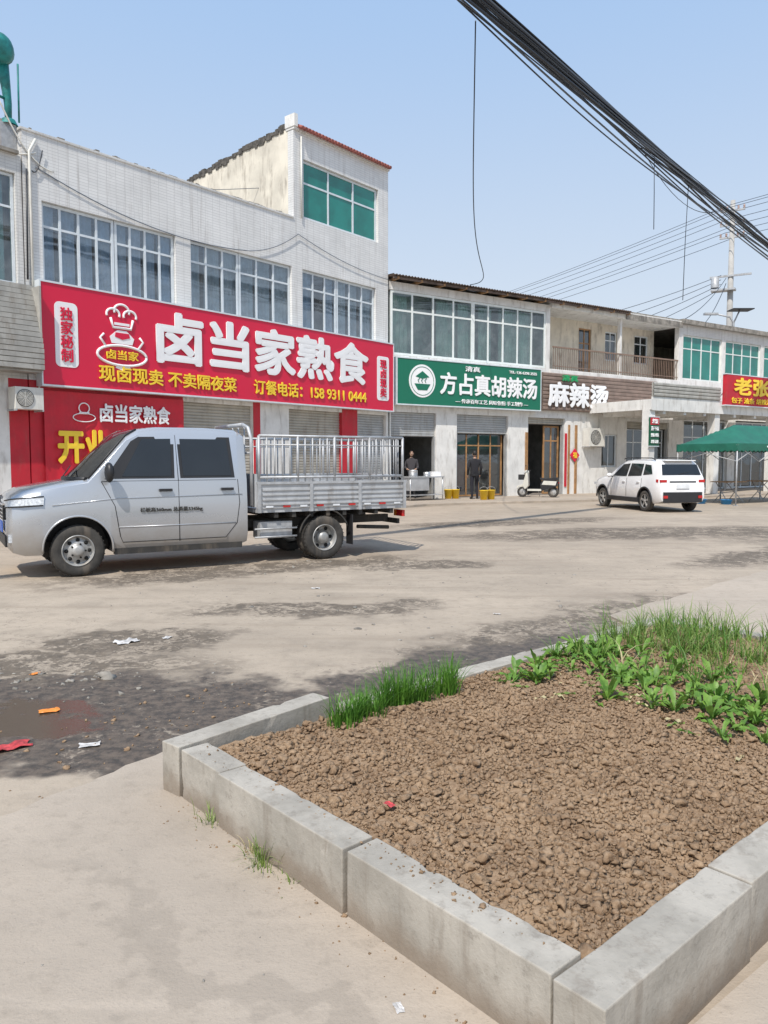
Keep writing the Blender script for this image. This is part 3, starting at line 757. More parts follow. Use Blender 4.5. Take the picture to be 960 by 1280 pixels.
text(S,'small_lettering','清真',8.2,9.1,4.70,4.95,-.26,pmat('green_letters',(.02,.35,.12),.5),.03,.02)
acunit(F2,10.15,2.45,w=.95,h=.75)
B3=empty('shop_building',*F2); mb=MB()
mb.box(16.0,30,0,TH,3.45,5.25,M_white); mb.box(16.0,16.3,0,TH,5.25,7.3,M_white); mb.box(16.0,30,0,TH,7.3,7.75,M_tile2)
mb.box(15.95,30,-.25,5.2,7.75,7.95,M_conc)
x=16.3
while x<29:
    window(mb,x,x+3.0,.08,5.26,7.29,4,[.7],M_whframe,M_teal,.06,.07); mb.box(x+3.0,x+3.3,0,TH,5.25,7.3,M_white); x+=3.3
for a,b in ((16.0,16.5),(20,20.6),(24,24.6),(29,30)): mb.box(a,b,0,TH,0,3.45,M_white)
for a,b in ((16.5,20),(20.6,24),(24.6,29)):
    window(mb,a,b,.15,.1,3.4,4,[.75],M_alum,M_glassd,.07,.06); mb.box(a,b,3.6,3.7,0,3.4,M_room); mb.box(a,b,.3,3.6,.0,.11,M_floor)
    mb.box(a+.5,a+1.3,1,1.8,.11,.85,M_wood)
mb.box(16,30,5.2,5.4,0,7.9,M_cream); mb.box(29.8,30,TH,5.2,0,7.9,M_cream)
mb.box(10.0,24,-3.2,-.17,3.5,3.72,M_white); mb.box(10.0,24,-3.26,-3.2,3.42,3.95,M_white)
mb.box(9.94,10.0,-3.26,-.17,3.45,3.85,M_white)
slats(mb,10.0,14.3,-3.28,3.96,4.5,.13,M_slat,.03); mb.box(10.0,14.3,-3.27,-3.21,3.955,4.5,M_slat)
for t_ in (10.1,14.3,18.6,23.4): mb.box(t_-.17,t_+.17,-3.18,-2.84,0,3.5,M_white)
for t_ in (10.8,12.1,13.4,15.5,17): mb.box(t_-.08,t_+.08,-3.2,-.2,3.3,3.5,M_white)
mb.build('walls_and_porch',B3)
S=empty('shop_sign',*F2); mb=MB()
mb.box(14.45,23.5,-3.45,-3.28,3.80,5.05,M_redpaint); mb.box(14.42,23.53,-3.46,-3.26,5.05,5.09,M_alum); mb.box(14.42,23.53,-3.46,-3.26,3.76,3.8,M_alum)
for t_ in (15,18,21): mb.tube([(t_,-3.28,4.6),(t_,-2.2,3.73)],.025,M_galv,6)
mb.build('panel',S)
text(S,'name_lettering','老张早餐店',15.0,21.4,4.24,4.93,-3.47,M_yel,.036,.01)
text(S,'small_lettering','包子 油条 胡辣汤 豆腐脑 水煎包 小笼包',14.8,21.6,3.88,4.12,-3.47,M_yel,.015,.005)
S=empty('menu_sign_board',*F2); mb=MB()
mb.box(9.88,10.42,-3.27,-3.2,2.05,3.15,pmat('menu_green',(.01,.10,.05),.5)); mb.box(9.86,10.44,-3.275,-3.19,3.15,3.18,M_alum); mb.box(9.86,10.44,-3.275,-3.19,2.02,2.05,M_alum)
mb.box(9.89,10.41,-3.275,-3.271,2.86,3.14,M_redpaint)
mb.build('board',S)
text(S,'lettering','米饭',9.97,10.33,2.91,3.09,-3.28,M_signw,.012,.005); text(S,'lettering','热干面',9.93,10.37,2.64,2.80,-3.28,M_signw,.01,.005); text(S,'lettering','炒饭 砂锅',9.93,10.37,2.40,2.53,-3.28,M_signw,.01,.005); text(S,'lettering','水饺 凉皮',9.93,10.37,2.15,2.28,-3.28,M_signw,.01,.005)
S=empty('lucky_character_poster',*F2); mb=MB()
mb.prismy([(9.2,1.42),(8.92,1.7),(9.2,1.98),(9.48,1.7)],-.072,-.055,M_red); mb.build('paper',S)
text(S,'lettering','福',9.09,9.31,1.58,1.82,-.078,M_yel,.02,.003)

def f2w(F,x,y): 
    c,s=math.cos(F[1]),math.sin(F[1]); return (F[0][0]+c*x-s*y,F[0][1]+s*x+c*y)
pts=[f2w(F1,-22,-2.2),f2w(F1,-.8,-2.3),f2w(F2,1.6,-2.6),f2w(F2,9,-3.9),f2w(F2,32,-4.2),f2w(F2,32,.02),f2w(F2,0,.02),f2w(F1,-22,.02)]
pts=jagged([p for p in pts],[0,1,2,3],.03,.25)
mb=MB(); mb.prismz(pts,-.05,.09,M_slab); mb.build('shop_forecourt',bevel=.02)

# ------------------------------------------------------------------ vehicle helpers
def loft(name,stations,mat,parent,cuts,bevel=.012):
    vs=[];n=None
    for x,hp in stations:
        ring_=[(x,0,hp[0][1])]+[(x,-y,z) for y,z in hp]+[(x,0,hp[-1][1]+.012)]+[(x,y,z) for y,z in hp[::-1]]
        n=len(ring_); vs+=ring_
    fs=[]
    for i in range(len(stations)-1):
        for k in range(n):
            fs.append((i*n+k,i*n+(k+1)%n,(i+1)*n+(k+1)%n,(i+1)*n+k))
    fs.append(tuple(range(n-1,-1,-1))); o=(len(stations)-1)*n; fs.append(tuple(o+i for i in range(n)))
    me=bpy.data.meshes.new(name); me.from_pydata(vs,[],fs); me.materials.append(mat); me.materials.append(M_black)
    bm=bmesh.new(); bm.from_mesh(me); bmesh.ops.recalc_face_normals(bm,faces=bm.faces); bm.to_mesh(me); bm.free()
    o=bpy.data.objects.new(name,me); COL.objects.link(o); o.parent=parent
    for (cx,cz,r,y0,y1) in cuts:
        bm=bmesh.new(); bmesh.ops.create_cone(bm,cap_ends=True,segments=36,radius1=r,radius2=r,depth=abs(y1-y0),matrix=Matrix.Translation((cx,(y0+y1)/2,cz))@Matrix.Rotation(R(90),4,'X'))
        cm=bpy.data.meshes.new('cut'); bm.to_mesh(cm); bm.free(); cm.materials.append(M_black)
        co=bpy.data.objects.new('cut',cm); COL.objects.link(co); co.parent=parent
        md=o.modifiers.new('b','BOOLEAN'); md.operation='DIFFERENCE'; md.object=co; md.solver='EXACT'; md.material_mode='TRANSFER'
        bpy.context.view_layer.update(); dg=bpy.context.evaluated_depsgraph_get()
        nm=bpy.data.meshes.new_from_object(o.evaluated_get(dg)); o.modifiers.clear(); o.data=nm
        bpy.data.objects.remove(co)
    me=o.data
    for p in me.polygons: p.use_smooth=True
    me.set_sharp_from_angle(angle=R(38))
    b=o.modifiers.new('bevel','BEVEL'); b.width=bevel; b.segments=2; b.limit_method='ANGLE'; b.angle_limit=R(38)
    return o
def paint(name,col,metal,dust=.5):
    m,t,b=newmat(name); co=t.coord()
    sep=t.new('ShaderNodeSeparateXYZ'); t.l.new(co,sep.inputs[0])
    n=t.noise(co,2.5,4,.7); lo=t.math('ADD',sep.outputs[2],t.math('MULTIPLY',n,-.5))
    d=t.ramp(lo,.6,-.05,0,dust); d=t.math('ADD',d,t.ramp(t.noise(co,9,4,.8),.55,.8,0,.15),clamp=True)
    c=t.mix(d,col,(.30,.25,.19)); t.l.new(c,b.inputs['Base Color'])
    b.inputs['Metallic'].default_value=metal; t.l.new(t.math('MULTIPLY_ADD',d,.6,.22,clamp=True),b.inputs['Roughness'])
    b.inputs['Coat Weight'].default_value=.8; b.inputs['Coat Roughness'].default_value=.04
    return m
M_silver=paint('silver_paint',(.46,.48,.51),.45,.75); M_wpaint=paint('white_paint',(.80,.80,.80),0,.35)
M_cglass=pmat('tinted_car_glass',(.012,.014,.016),.06,var=.1,spec=.8); M_rim=pmat('painted_rim',(.40,.40,.39),.45,metal=.4,var=.15,scale=9,dirt=.6)
M_chrome=pmat('chrome',(.75,.75,.76),.15,metal=1,var=.03); M_lens=pmat('headlamp_lens',(.58,.61,.64),.12,var=.25,scale=30,spec=.8,coat=1)
M_redlens=pmat('red_lens',(.45,.01,.01),.2,var=.1,coat=.6); M_amber=pmat('amber_lens',(.7,.2,.01),.2,coat=.5); M_seam=pmat('seam_black',(.01,.01,.01),.8)
M_chass=pmat('chassis',(.035,.033,.03),.8,var=.3,dirt=.5); M_bedp=pmat('bed_side_paint',(.46,.47,.48),.5,metal=.2,var=.1,scale=5,dirt=.55)
M_plate=pmat('number_plate',(.7,.72,.74),.4); M_platb=pmat('blue_plate',(.02,.10,.45),.4)
def wheel(mb,cx,cy,cz,r,w,side,style='steel'):
    s=side
    tp=[(r*.60,-w*.42),(r*.72,-w*.5),(r*.9,-w*.5),(r*.985,-w*.36),(r,-w*.15),(r,w*.15),(r*.985,w*.36),(r*.9,w*.5),(r*.72,w*.5),(r*.60,w*.42)]
    mb.lathe(tp,(cx,cy,cz),M_rubber,'y',36)
    for k in range(36):
        a=2*math.pi*k/36
        Mx=Matrix.Translation((cx,cy,cz))@Matrix.Rotation(a,4,'Y')
        mb.box(-.004,.006,-w*.4,w*.4,r-.004,r+.003,M_rubber,Mx)
    o=s*w*.42
    if style=='steel':
        mb.lathe([(r*.61,o),(r*.585,o+s*.012),(r*.56,o),(r*.52,o-s*.05),(r*.45,o-s*.045),(r*.30,o-s*.015),(r*.24,o-s*.01),(r*.22,o+s*.02),(r*.12,o+s*.03),(.001,o+s*.03)],(cx,cy,cz),M_rim,'y',36)
        for k in range(8):
            a=2*math.pi*k/8; px=cx+math.cos(a)*r*.42; pz=cz+math.sin(a)*r*.42
            mb.lathe([(.026,o-s*.03),(.026,o-s*.036+s*.012),(.001,o-s*.022)],(px,cy,pz),M_seam,'y',10)
        for k in range(5):
            a=2*math.pi*k/5; mb.lathe([(.012,o-s*.01),(.012,o+s*.012),(.001,o+s*.012)],(cx+math.cos(a)*r*.27,cy,cz+math.sin(a)*r*.27),M_seam,'y',8)
    elif style=='dual':
        mb.lathe([(r*.61,o),(r*.585,o+s*.012),(r*.56,o),(r*.54,o-s*.12),(r*.35,o-s*.12),(r*.30,o-s*.10),(r*.22,o-s*.02),(r*.10,o-s*.01),(.001,o-s*.01)],(cx,cy,cz),M_rim,'y',36)
        for k in range(6):
            a=2*math.pi*k/6; mb.lathe([(.03,o-s*.113),(.001,o-s*.112)],(cx+math.cos(a)*r*.44,cy,cz+math.sin(a)*r*.44),M_seam,'y',10)
    else:
        mb.lathe([(r*.64,o),(r*.62,o+s*.01),(r*.60,o-s*.03),(.001,o-s*.05)],(cx,cy,cz),M_seam,'y',30)
        for k in range(5):
            Mx=Matrix.Translation((cx,cy,cz))@Matrix.Rotation(2*math.pi*k/5,4,'Y')
            mb.box(-.028,.028,min(o-s*.03,o),max(o-s*.03,o),.02,r*.62,M_rim,Mx)
        mb.lathe([(.05,o-s*.02),(.045,o+s*.012),(.001,o+s*.012)],(cx,cy,cz),M_rim,'y',14)
        mb.lathe([(r*.66,o),(r*.63,o+s*.012),(r*.60,o)],(cx,cy,cz),M_rim,'y',30)

TR=empty('crew_cab_pickup_truck',(-4.33,10.5,0),R(30.4))
st=[(-.80,[(.55,.40),(.60,.50),(.62,.70),(.60,.82),(.56,.93),(.48,.97)]),
    (-.75,[(.68,.34),(.73,.46),(.745,.74),(.72,.90),(.68,1.01),(.60,1.05)]),
    (-.62,[(.74,.30),(.79,.44),(.80,.78),(.78,.97),(.73,1.07),(.64,1.12)]),
    (-.42,[(.77,.30),(.815,.44),(.825,.82),(.81,1.02),(.76,1.12),(.68,1.16)]),
    (-.14,[(.78,.30),(.83,.44),(.832,.86),(.815,1.07),(.785,1.165),(.72,1.205)]),
    (.14,[(.78,.30),(.83,.44),(.832,.90),(.814,1.12),(.79,1.21),(.73,1.25)]),
    (.40,[(.78,.30),(.83,.44),(.832,.90),(.812,1.20),(.753,1.50),(.705,1.55)]),
    (.64,[(.78,.30),(.83,.44),(.832,.90),(.811,1.22),(.705,1.76),(.64,1.82)]),
    (.80,[(.78,.30),(.83,.44),(.832,.90),(.81,1.22),(.69,1.84),(.61,1.91)]),
    (1.05,[(.78,.30),(.83,.44),(.832,.90),(.81,1.22),(.69,1.86),(.60,1.945)]),
    (1.7,[(.78,.30),(.83,.44),(.832,.90),(.81,1.22),(.69,1.86),(.60,1.95)]),
    (2.16,[(.78,.30),(.83,.44),(.832,.90),(.81,1.22),(.69,1.85),(.60,1.925)]),
    (2.28,[(.77,.34),(.82,.46),(.82,.90),(.80,1.22),(.68,1.82),(.58,1.87)])]
loft('cab_body',st,M_silver,TR,[(0,.36,.42,-1,-.45),(0,.36,.42,.45,1)],.014)
mb=MB()
def ys(z): return .81+(z-1.22)*(.69-.81)/(1.84-1.22)
for s in (-1,1):
    def sp(pts,off=.006): 
        q=[(x,s*(ys(z)+off),z) for x,z in pts]; return q if s<0 else q[::-1]
    mb.poly(sp([(.34,1.255),(1.25,1.255),(1.27,1.82),(.80,1.81),(.70,1.75)],.003),M_black)
    mb.poly(sp([(1.33,1.255),(2.10,1.255),(2.06,1.82),(1.31,1.82)],.003),M_black)
    mb.poly(sp([(.56,1.285),(1.21,1.285),(1.225,1.79),(.84,1.78)],.007),M_cglass)
    mb.poly(sp([(1.37,1.285),(2.05,1.285),(2.01,1.79),(1.35,1.79)],.007),M_cglass)
    def yb(z): return .8325 if z<.9 else (.832+(z-.9)*(.81-.832)/.32 if z<1.22 else ys(z))
    def seam(pts,r=.005): mb.tube([(x,s*(yb(z)+.0005),z) for x,z in pts],r,M_seam,5)
    seam([(.52,.5),(.46,.9),(.30,1.22)]); seam([(1.30,.40),(1.30,.9),(1.30,1.25)]); seam([(1.30,1.22),(1.29,1.84)])
    seam([(2.14,1.23),(2.16,.9),(2.12,.62),(1.95,.42),(.55,.42),(.52,.5)])
    seam([(.30,1.225),(2.12,1.225)],.003)
    mb.tube([(.5,s*.830,.62),(2.1,s*.830,.62)],.010,M_silver,5); mb.tube([(-.3,s*.828,.93),(.5,s*.829,1.0),(2.2,s*.826,1.02)],.007,M_silver,5)
    for xx in (1.12,1.98):
        mb.box(xx-.085,xx+.085,min(s*.822,s*.865),max(s*.822,s*.865),1.08,1.115,M_black)
    mb.tube([(.40,s*.80,1.27),(.36,s*.93,1.30)],.022,M_black,8)
    mb.ellip((.37,s*.975,1.34),(.06,.10,.13),M_black,14,10)
    hp=[(-.815,s*.40),(-.805,s*.60),(-.762,s*.725),(-.64,s*.805),(-.40,s*.835)]
    n=len(hp); vs=[(x,y,.90+.035*i/(n-1)) for i,(x,y) in enumerate(hp)]+[(x+.012,y*.985,.985+.06*i/(n-1)) for i,(x,y) in enumerate(hp)]
    mb.add(vs,[(i,i+1,n+i+1,n+i) if s>0 else (i+1,i,n+i,n+i+1) for i in range(n-1)],M_lens,True)
    vs2=[(x-.004,y*1.003,z) for x,y,z in vs]
    mb.tube(vs2[:n],.008,M_black,6); mb.tube(vs2[n:],.008,M_black,6)
    mb.ellip((-.74,s*.66,.96),(.03,.05,.035),M_chrome,12,8)
    mb.lathe([(.07,0),(.06,.01),(.001,.01)],(-.80,s*.55,.52),M_black,'x',16); mb.box(-.80,-.74,min(s*.60,s*.70),max(s*.60,s*.70),.47,.57,M_lens)
    ring_=[(.425*math.cos(R(a)),s*.836,.36+.425*math.sin(R(a))) for a in range(-8,189,8)]
    mb.tube(ring_,.014,M_silver,6)
    mb.box(.45,2.2,min(s*.70,s*.80),max(s*.70,s*.80),.26,.34,M_chass)
    wheel(mb,0,s*.71,.335,.335,.19,s,'steel')
    wheel(mb,3.51,s*.73,.33,.33,.17,s,'dual'); wheel(mb,3.51,s*.53,.33,.33,.17,s,'dual')
    mb.tube([(.15,s*.745,1.262),(.40,s*.715,1.562),(.64,s*.65,1.832),(.79,s*.615,1.915)],.012,M_black,6)
ws=[]
for (x,yw,z) in ((.15,.735,1.262),(.40,.70,1.562),(.64,.64,1.832),(.78,.605,1.912)):
    for j in range(9):
        q=-1+j/4; bl=(1-q*q)*(.16 if z<1.3 else (.10 if z<1.6 else (.05 if z<1.85 else .02)))
        ws.append((x-bl,yw*q,z+.012))
mb.add(ws,[(i*9+j,(i+1)*9+j,(i+1)*9+j+1,i*9+j+1) for i in range(3) for j in range(8)],M_cglass,True)
bs=[(.15-(1-q*q)*.16-.03,.735*q,1.252) for q in [-1+j/4 for j in range(9)]]
mb.tube(bs,.03,M_black,6)
mb.tube([(-.02,-.5,1.29),(.15,-.02,1.40)],.008,M_black,5); mb.tube([(-.04,.05,1.29),(.12,.5,1.42)],.008,M_black,5)
mb.box(-.83,-.79,-.42,.42,.74,.93,M_black)
for z in (.78,.83,.88): mb.box(-.84,-.83,-.40,.40,z-.008,z+.008,M_chrome)
mb.box(-.84,-.80,-.45,.45,.93,.95,M_chrome); mb.box(-.82,-.79,-.5,.5,.40,.54,M_black)
mb.box(-.835,-.822,-.22,.22,.57,.71,M_platb); mb.ellip((-.845,0,.85),(.012,.06,.045),M_chrome)
for s in (-1,1): mb.tube([(2.36,s*.78,.85),(2.36,s*.78,1.80),(2.34,s*.72,1.96),(2.30,s*.60,2.01)],.026,M_galv,8)
mb.tube([(2.30,-.60,2.01),(2.30,.60,2.01)],.026,M_galv,8); mb.tube([(2.36,-.78,1.6),(2.36,.78,1.6)],.018,M_galv,8)
for y in (-.5,-.25,0,.25,.5): mb.tube([(2.36,y,1.15),(2.36,y,1.98)],.012,M_galv,6)
mb.box(2.40,2.44,-.80,.80,.82,1.3,M_bedp)
mb.box(2.42,4.92,-.82,.82,.74,.80,M_bedp)
for s in (-1,1):
    a,b=sorted((s*.80,s*.835)); mb.box(2.42,4.93,a,b,.80,1.15,M_bedp)
    a,b=sorted((s*.836,s*.852))
    for z in (.86,.93,1.0,1.07): mb.box(2.5,4.86,a,b,z-.012,z+.012,M_bedp)
    a,b=sorted((s*.80,s*.858)); mb.box(2.42,4.94,a,b,1.15,1.185,M_galv); 
    a,b=sorted((s*.80,s*.862))
    for x in (2.45,3.27,4.09,4.90): mb.box(x-.025,x+.025,a,b,.74,1.149,M_galv)
    a,b=sorted((s*.837,s*.856)); 
    for i in range(9): mb.box(2.55+i*.27,2.66+i*.27,a,b,.812,.838,M_redlens if i%2 else M_plate)
    for z in (1.25,1.85): mb.tube([(2.46,s*.82,z),(4.88,s*.82,z)],.019,M_galv,8)
    mb.tube([(2.46,s*.82,1.72),(4.88,s*.82,1.72)],.012,M_galv,6)
    n=20
    for i in range(n+1):
        x=2.46+2.42*i/n; mb.tube([(x,s*.82,1.18),(x,s*.82,1.85)],.022 if i%5==0 else .012,M_galv,6)
    a,b=sorted((s*.34,s*.42)); mb.box(.6,4.85,a,b,.50,.62,M_chass)
    pts=[(3.51+.42*math.cos(R(q)),s*.80,.34+.42*math.sin(R(q))) for q in range(20,171,10)]; mb.tube(pts,.014,M_chass,6)
    a,b=sorted((s*.62,s*.82)); mb.box(3.97,3.985,a,b,.20,.66,M_black)
    mb.box(2.5,3.0,*sorted((s*.45,s*.74)),.36,.60,M_chass if s>0 else M_galv)
    mb.tube([(2.4,s*.78,.50),(3.06,s*.78,.50)],.014,M_galv,6); mb.tube([(2.4,s*.78,.38),(3.06,s*.78,.38)],.014,M_galv,6)
    a,b=sorted((s*.60,s*.78)); mb.box(4.90,4.95,a,b,.60,.70,M_redlens); mb.box(4.90,4.951,*sorted((s*.52,s*.60)),.60,.70,M_amber)
for z in (1.25,1.85): mb.tube([(4.88,-.82,z),(4.88,.82,z)],.019,M_galv,8)
for i in range(13): y=-.82+1.64*i/12; mb.tube([(4.88,y,1.18),(4.88,y,1.85)],.012,M_galv,6)
mb.box(4.90,4.94,-.80,.80,.80,1.15,M_bedp)
for i in range(8): x=2.7+.28*i; mb.box(x,x+.06,-.8,.8,.66,.739,M_chass)
mb.tube([(3.51,-.7,.33),(3.51,.7,.33)],.05,M_chass,10); mb.ellip((3.51,0,.33),(.15,.14,.14),M_chass)
mb.box(4.86,4.90,-.7,.7,.48,.56,M_chass); mb.tube([(4.2,-.55,.45),(4.75,-.6,.42)],.03,M_chass,8)
mb.tube([(0,-.7,.33),(0,.7,.33)],.035,M_chass,8); mb.box(-.5,2.3,-.5,.5,.34,.45,M_chass)
mb.build('fittings_wheels_and_bed',TR)
text(TR,'door_lettering','栏板高360mm 总质量3345kg',.78,1.62,.80,.87,-.838,M_chass,.0,.001)

CAR=empty('parked_car',(7.83,25.0,0),R(-78)); CAR.scale=(.97,.93,.98)
st=[(-.74,[(.50,.38),(.56,.44),(.60,.58),(.58,.70),(.54,.78),(.46,.82)]),
    (-.64,[(.66,.28),(.72,.40),(.745,.62),(.73,.78),(.68,.88),(.58,.92)]),
    (-.35,[(.74,.26),(.80,.38),(.82,.68),(.80,.86),(.74,.95),(.62,.99)]),
    (.20,[(.77,.26),(.83,.38),(.84,.70),(.82,.92),(.77,1.00),(.66,1.04)]),
    (.45,[(.77,.26),(.83,.38),(.84,.70),(.81,.95),(.75,1.10),(.66,1.15)]),
    (.85,[(.77,.26),(.83,.38),(.84,.70),(.81,.97),(.68,1.36),(.59,1.41)]),
    (1.15,[(.77,.26),(.83,.38),(.84,.70),(.81,.98),(.655,1.46),(.56,1.52)]),
    (1.8,[(.77,.26),(.83,.38),(.84,.70),(.81,1.0),(.65,1.49),(.55,1.555)]),
    (2.5,[(.77,.26),(.83,.38),(.84,.70),(.81,1.02),(.65,1.48),(.55,1.545)]),
    (3.0,[(.76,.26),(.82,.38),(.83,.72),(.80,1.02),(.64,1.44),(.55,1.50)]),
    (3.10,[(.75,.28),(.81,.40),(.82,.74),(.79,1.02),(.64,1.38),(.55,1.43)]),
    (3.24,[(.73,.30),(.79,.42),(.80,.76),(.77,1.00),(.74,1.05),(.66,1.08)]),
    (3.32,[(.68,.34),(.74,.44),(.75,.70),(.72,.88),(.68,.94),(.6,.96)])]
loft('car_body',st,M_wpaint,CAR,[(0,.33,.38,-1,-.5),(0,.33,.38,.5,1),(2.58,.33,.38,-1,-.5),(2.58,.33,.38,.5,1)],.018)
mb=MB()
for s in (-1,1):
    def yc(z): return .81+(z-1.0)*(.65-.81)/.48
    def sp(pts,off=.010):
        q=[(x,s*(yc(z)+off),z) for x,z in pts]; return q if s<0 else q[::-1]
    mb.poly(sp([(.62,1.03),(1.48,1.04),(1.50,1.43),(1.12,1.40)]),M_cglass)
    mb.poly(sp([(1.56,1.04),(2.34,1.06),(2.30,1.42),(1.58,1.43)]),M_cglass)
    mb.poly(sp([(2.42,1.08),(2.92,1.12),(2.72,1.38),(2.38,1.41)]),M_cglass)
    mb.tube([(1.0,s*.60,1.56),(1.2,s*.60,1.60),(2.6,s*.60,1.59),(2.8,s*.60,1.53)],.018,M_black,6)
    for x in (1.52,2.38): mb.tube([(x,s*.843,.42),(x,s*.843,.72),(x,s*.815,.99)],.006,M_seam,5)
    mb.tube([(.58,s*.843,.42),(.56,s*.843,.72),(.55,s*.82,.95)],.006,M_seam,5)
    mb.box(.35,2.25,*sorted((s*.80,s*.855)),.26,.40,M_black)
    for cx in (0,2.58):
        mb.tube([(cx+.395*math.cos(R(a)),s*.835,.33+.395*math.sin(R(a))) for a in range(-5,186,8)],.028,M_black,6)
        wheel(mb,cx,s*.74,.315,.315,.19,s,'alloy')
    for x in (1.35,2.2): mb.box(x-.08,x+.08,*sorted((s*.83,s*.86)),.86,.89,M_wpaint)
    mb.ellip((.62,s*.93,1.05),(.07,.10,.07),M_wpaint,12,8); mb.tube([(.62,s*.80,1.0),(.62,s*.9,1.02)],.02,M_black,6)
    mb.box(3.22,3.325,*sorted((s*.54,s*.755)),.88,.96,M_redlens); mb.box(3.14,3.24,*sorted((s*.70,s*.80)),.88,.97,M_redlens)
    mb.box(-.76,-.5,*sorted((s*.50,s*.74)),.72,.80,M_lens); mb.box(3.30,3.36,*sorted((s*.52,s*.66)),.42,.50,M_redlens)
mb.add([(3.115,-.60,1.405),(3.115,.60,1.405),(3.252,-.66,1.10),(3.252,.66,1.10)],[(0,1,3,2)],M_cglass)
mb.box(3.32,3.345,-.66,.66,.30,.60,M_black); mb.box(3.33,3.345,-.22,.22,.70,.84,M_plate); mb.box(3.30,3.33,-.45,.45,.88,.92,M_black)
mb.box(3.0,3.18,-.52,.52,1.50,1.53,M_wpaint); mb.add([(.46,-.62,1.175),(.46,.62,1.175),(1.10,-.56,1.52),(1.10,.56,1.52)],[(0,2,3,1)],M_cglass)
mb.tube([(3.26,-.1,1.12),(3.2,.35,1.2)],.01,M_black,5); mb.box(0,2.6,-.6,.6,.24,.4,M_chass)
mb.build('fittings_and_wheels',CAR,bevel=.006)

# ---- green canopy tent
M_tent=pmat('tent_green',(.012,.13,.085),.6,var=.15,bump=.2,bscale=8)
TE=empty('canopy_tent',(13.03,27.4,0),F2[1]); mb=MB()
L,W=2.6,1.15
nx,ny=40,20; vs=[]
for i in range(nx+1):
    for j in range(ny+1):
        x=-L+2*L*i/nx; y=-W+2*W*j/ny
        h=min((L-abs(x))/1.5,(W-abs(y))/W,1)
        vs.append((x,y,2.04+.68*h**1.15+.012*math.sin(x*7)*math.sin(y*5)))
mb.add(vs,[(i*(ny+1)+j,(i+1)*(ny+1)+j,(i+1)*(ny+1)+j+1,i*(ny+1)+j+1) for i in range(nx) for j in range(ny)],M_tent,True)
def val(a,b):
    a=Vector(a);b=Vector(b); n=int((b-a).length/.04); vs=[]
    for i in range(n+1):
        p=a+(b-a)*(i/n); vs+=[(p.x,p.y,2.045),(p.x,p.y,1.83-.05*abs(math.sin(i*.55)))]
    mb.add(vs,[(2*i,2*i+1,2*i+3,2*i+2) for i in range(n)],M_tent,True)
val((-L,-W,0),(L,-W,0)); val((L,-W,0),(L,W,0)); val((L,W,0),(-L,W,0)); val((-L,W,0),(-L,-W,0))
for x in (-L,0,L):
    for y in (-W,W):
        mb.tube([(x*.985,y*.97,0),(x*.985,y*.97,2.05)],.028,M_galv,6); mb.box(x*.985-.06,x*.985+.06,y*.97-.06,y*.97+.06,.0,.02,M_galv)
for y in (-W,W):
    for x in (-L,-L/2,0,L/2):
        mb.tube([(x,y*.97,1.45),(x+L/2,y*.97,2.0)],.014,M_galv,5); mb.tube([(x,y*.97,2.0),(x+L/2,y*.97,1.45)],.014,M_galv,5)
for x in (-L,L):
    mb.tube([(x*.985,-W,1.45),(x*.985,W,2.0)],.014,M_galv,5); mb.tube([(x*.985,-W,2.0),(x*.985,W,1.45)],.014,M_galv,5)
mb.build('canopy_and_frame',TE)
text(TE,'lettering','中国移动 早餐',-.9,1.2,1.87,2.0,-W-.01,M_signw,.01,.002)
for (x,y) in ((12.2,27.2),(14.0,28.3)):
    e=empty('folding_table',(x,y,0),F2[1]); mb=MB(); mb.box(-.55,.55,-.35,.35,.72,.75,M_wood)
    for sx in (-1,1):
        mb.tube([(sx*.45,-.3,0),(sx*.3,.3,.72)],.015,M_galv,5); mb.tube([(sx*.45,.3,0),(sx*.3,-.3,.72)],.015,M_galv,5)
    mb.build('table',e)
M_blue=pmat('blue_plastic',(.03,.22,.5),.4); M_yelp=pmat('yellow_plastic',(.75,.48,.02),.4)
for (x,y) in ((10.9,26.4),(11.6,26.0)):
    e=empty('plastic_basin',(x,y,0)); mb=MB(); mb.lathe([(.001,.0),(.14,.0),(.2,.16),(.215,.16),(.19,.15),(.13,.02),(.001,.02)],(0,0,0),M_blue,'z',20); mb.build('basin',e)
def bucket(x,y,z):
    e=empty('yellow_bucket',(x,y,z)); mb=MB(); mb.lathe([(.001,0),(.12,0),(.155,.32),(.17,.33),(.155,.34),(.14,.32),(.11,.02)],(0,0,0),M_yelp,'z',20)
    mb.tube([(.155*math.cos(R(a)),.0,.33+.13*math.sin(R(a))) for a in range(0,181,15)],.006,M_galv,5); mb.build('bucket',e)
bucket(3.55,27.3,.09); bucket(3.85,27.6,.09); bucket(2.35,28.05,.09); bucket(2.62,28.15,.09)
e=empty('stainless_food_counter',(1.35,27.05,.09),F2[1]); mb=MB()
mb.box(-.75,.75,-.3,.3,.80,.84,M_steel); mb.box(-.72,.72,-.28,.28,.18,.21,M_steel)
for x in (-.7,.7):
    for y in (-.26,.26): mb.tube([(x,y,0),(x,y,.8)],.02,M_steel,6)
mb.box(-.7,.1,-.27,.27,.35,.79,M_steel); mb.lathe([(.001,0),(.16,0),(.16,.2),(.165,.21),(.001,.24)],(-.4,0,.84),M_steel,'z',18); mb.lathe([(.001,0),(.13,0),(.13,.14),(.001,.16)],(.2,.0,.84),M_steel,'z',18)
mb.box(.42,.7,-.15,.15,.84,1.0,M_signw)
mb.build('counter',e)
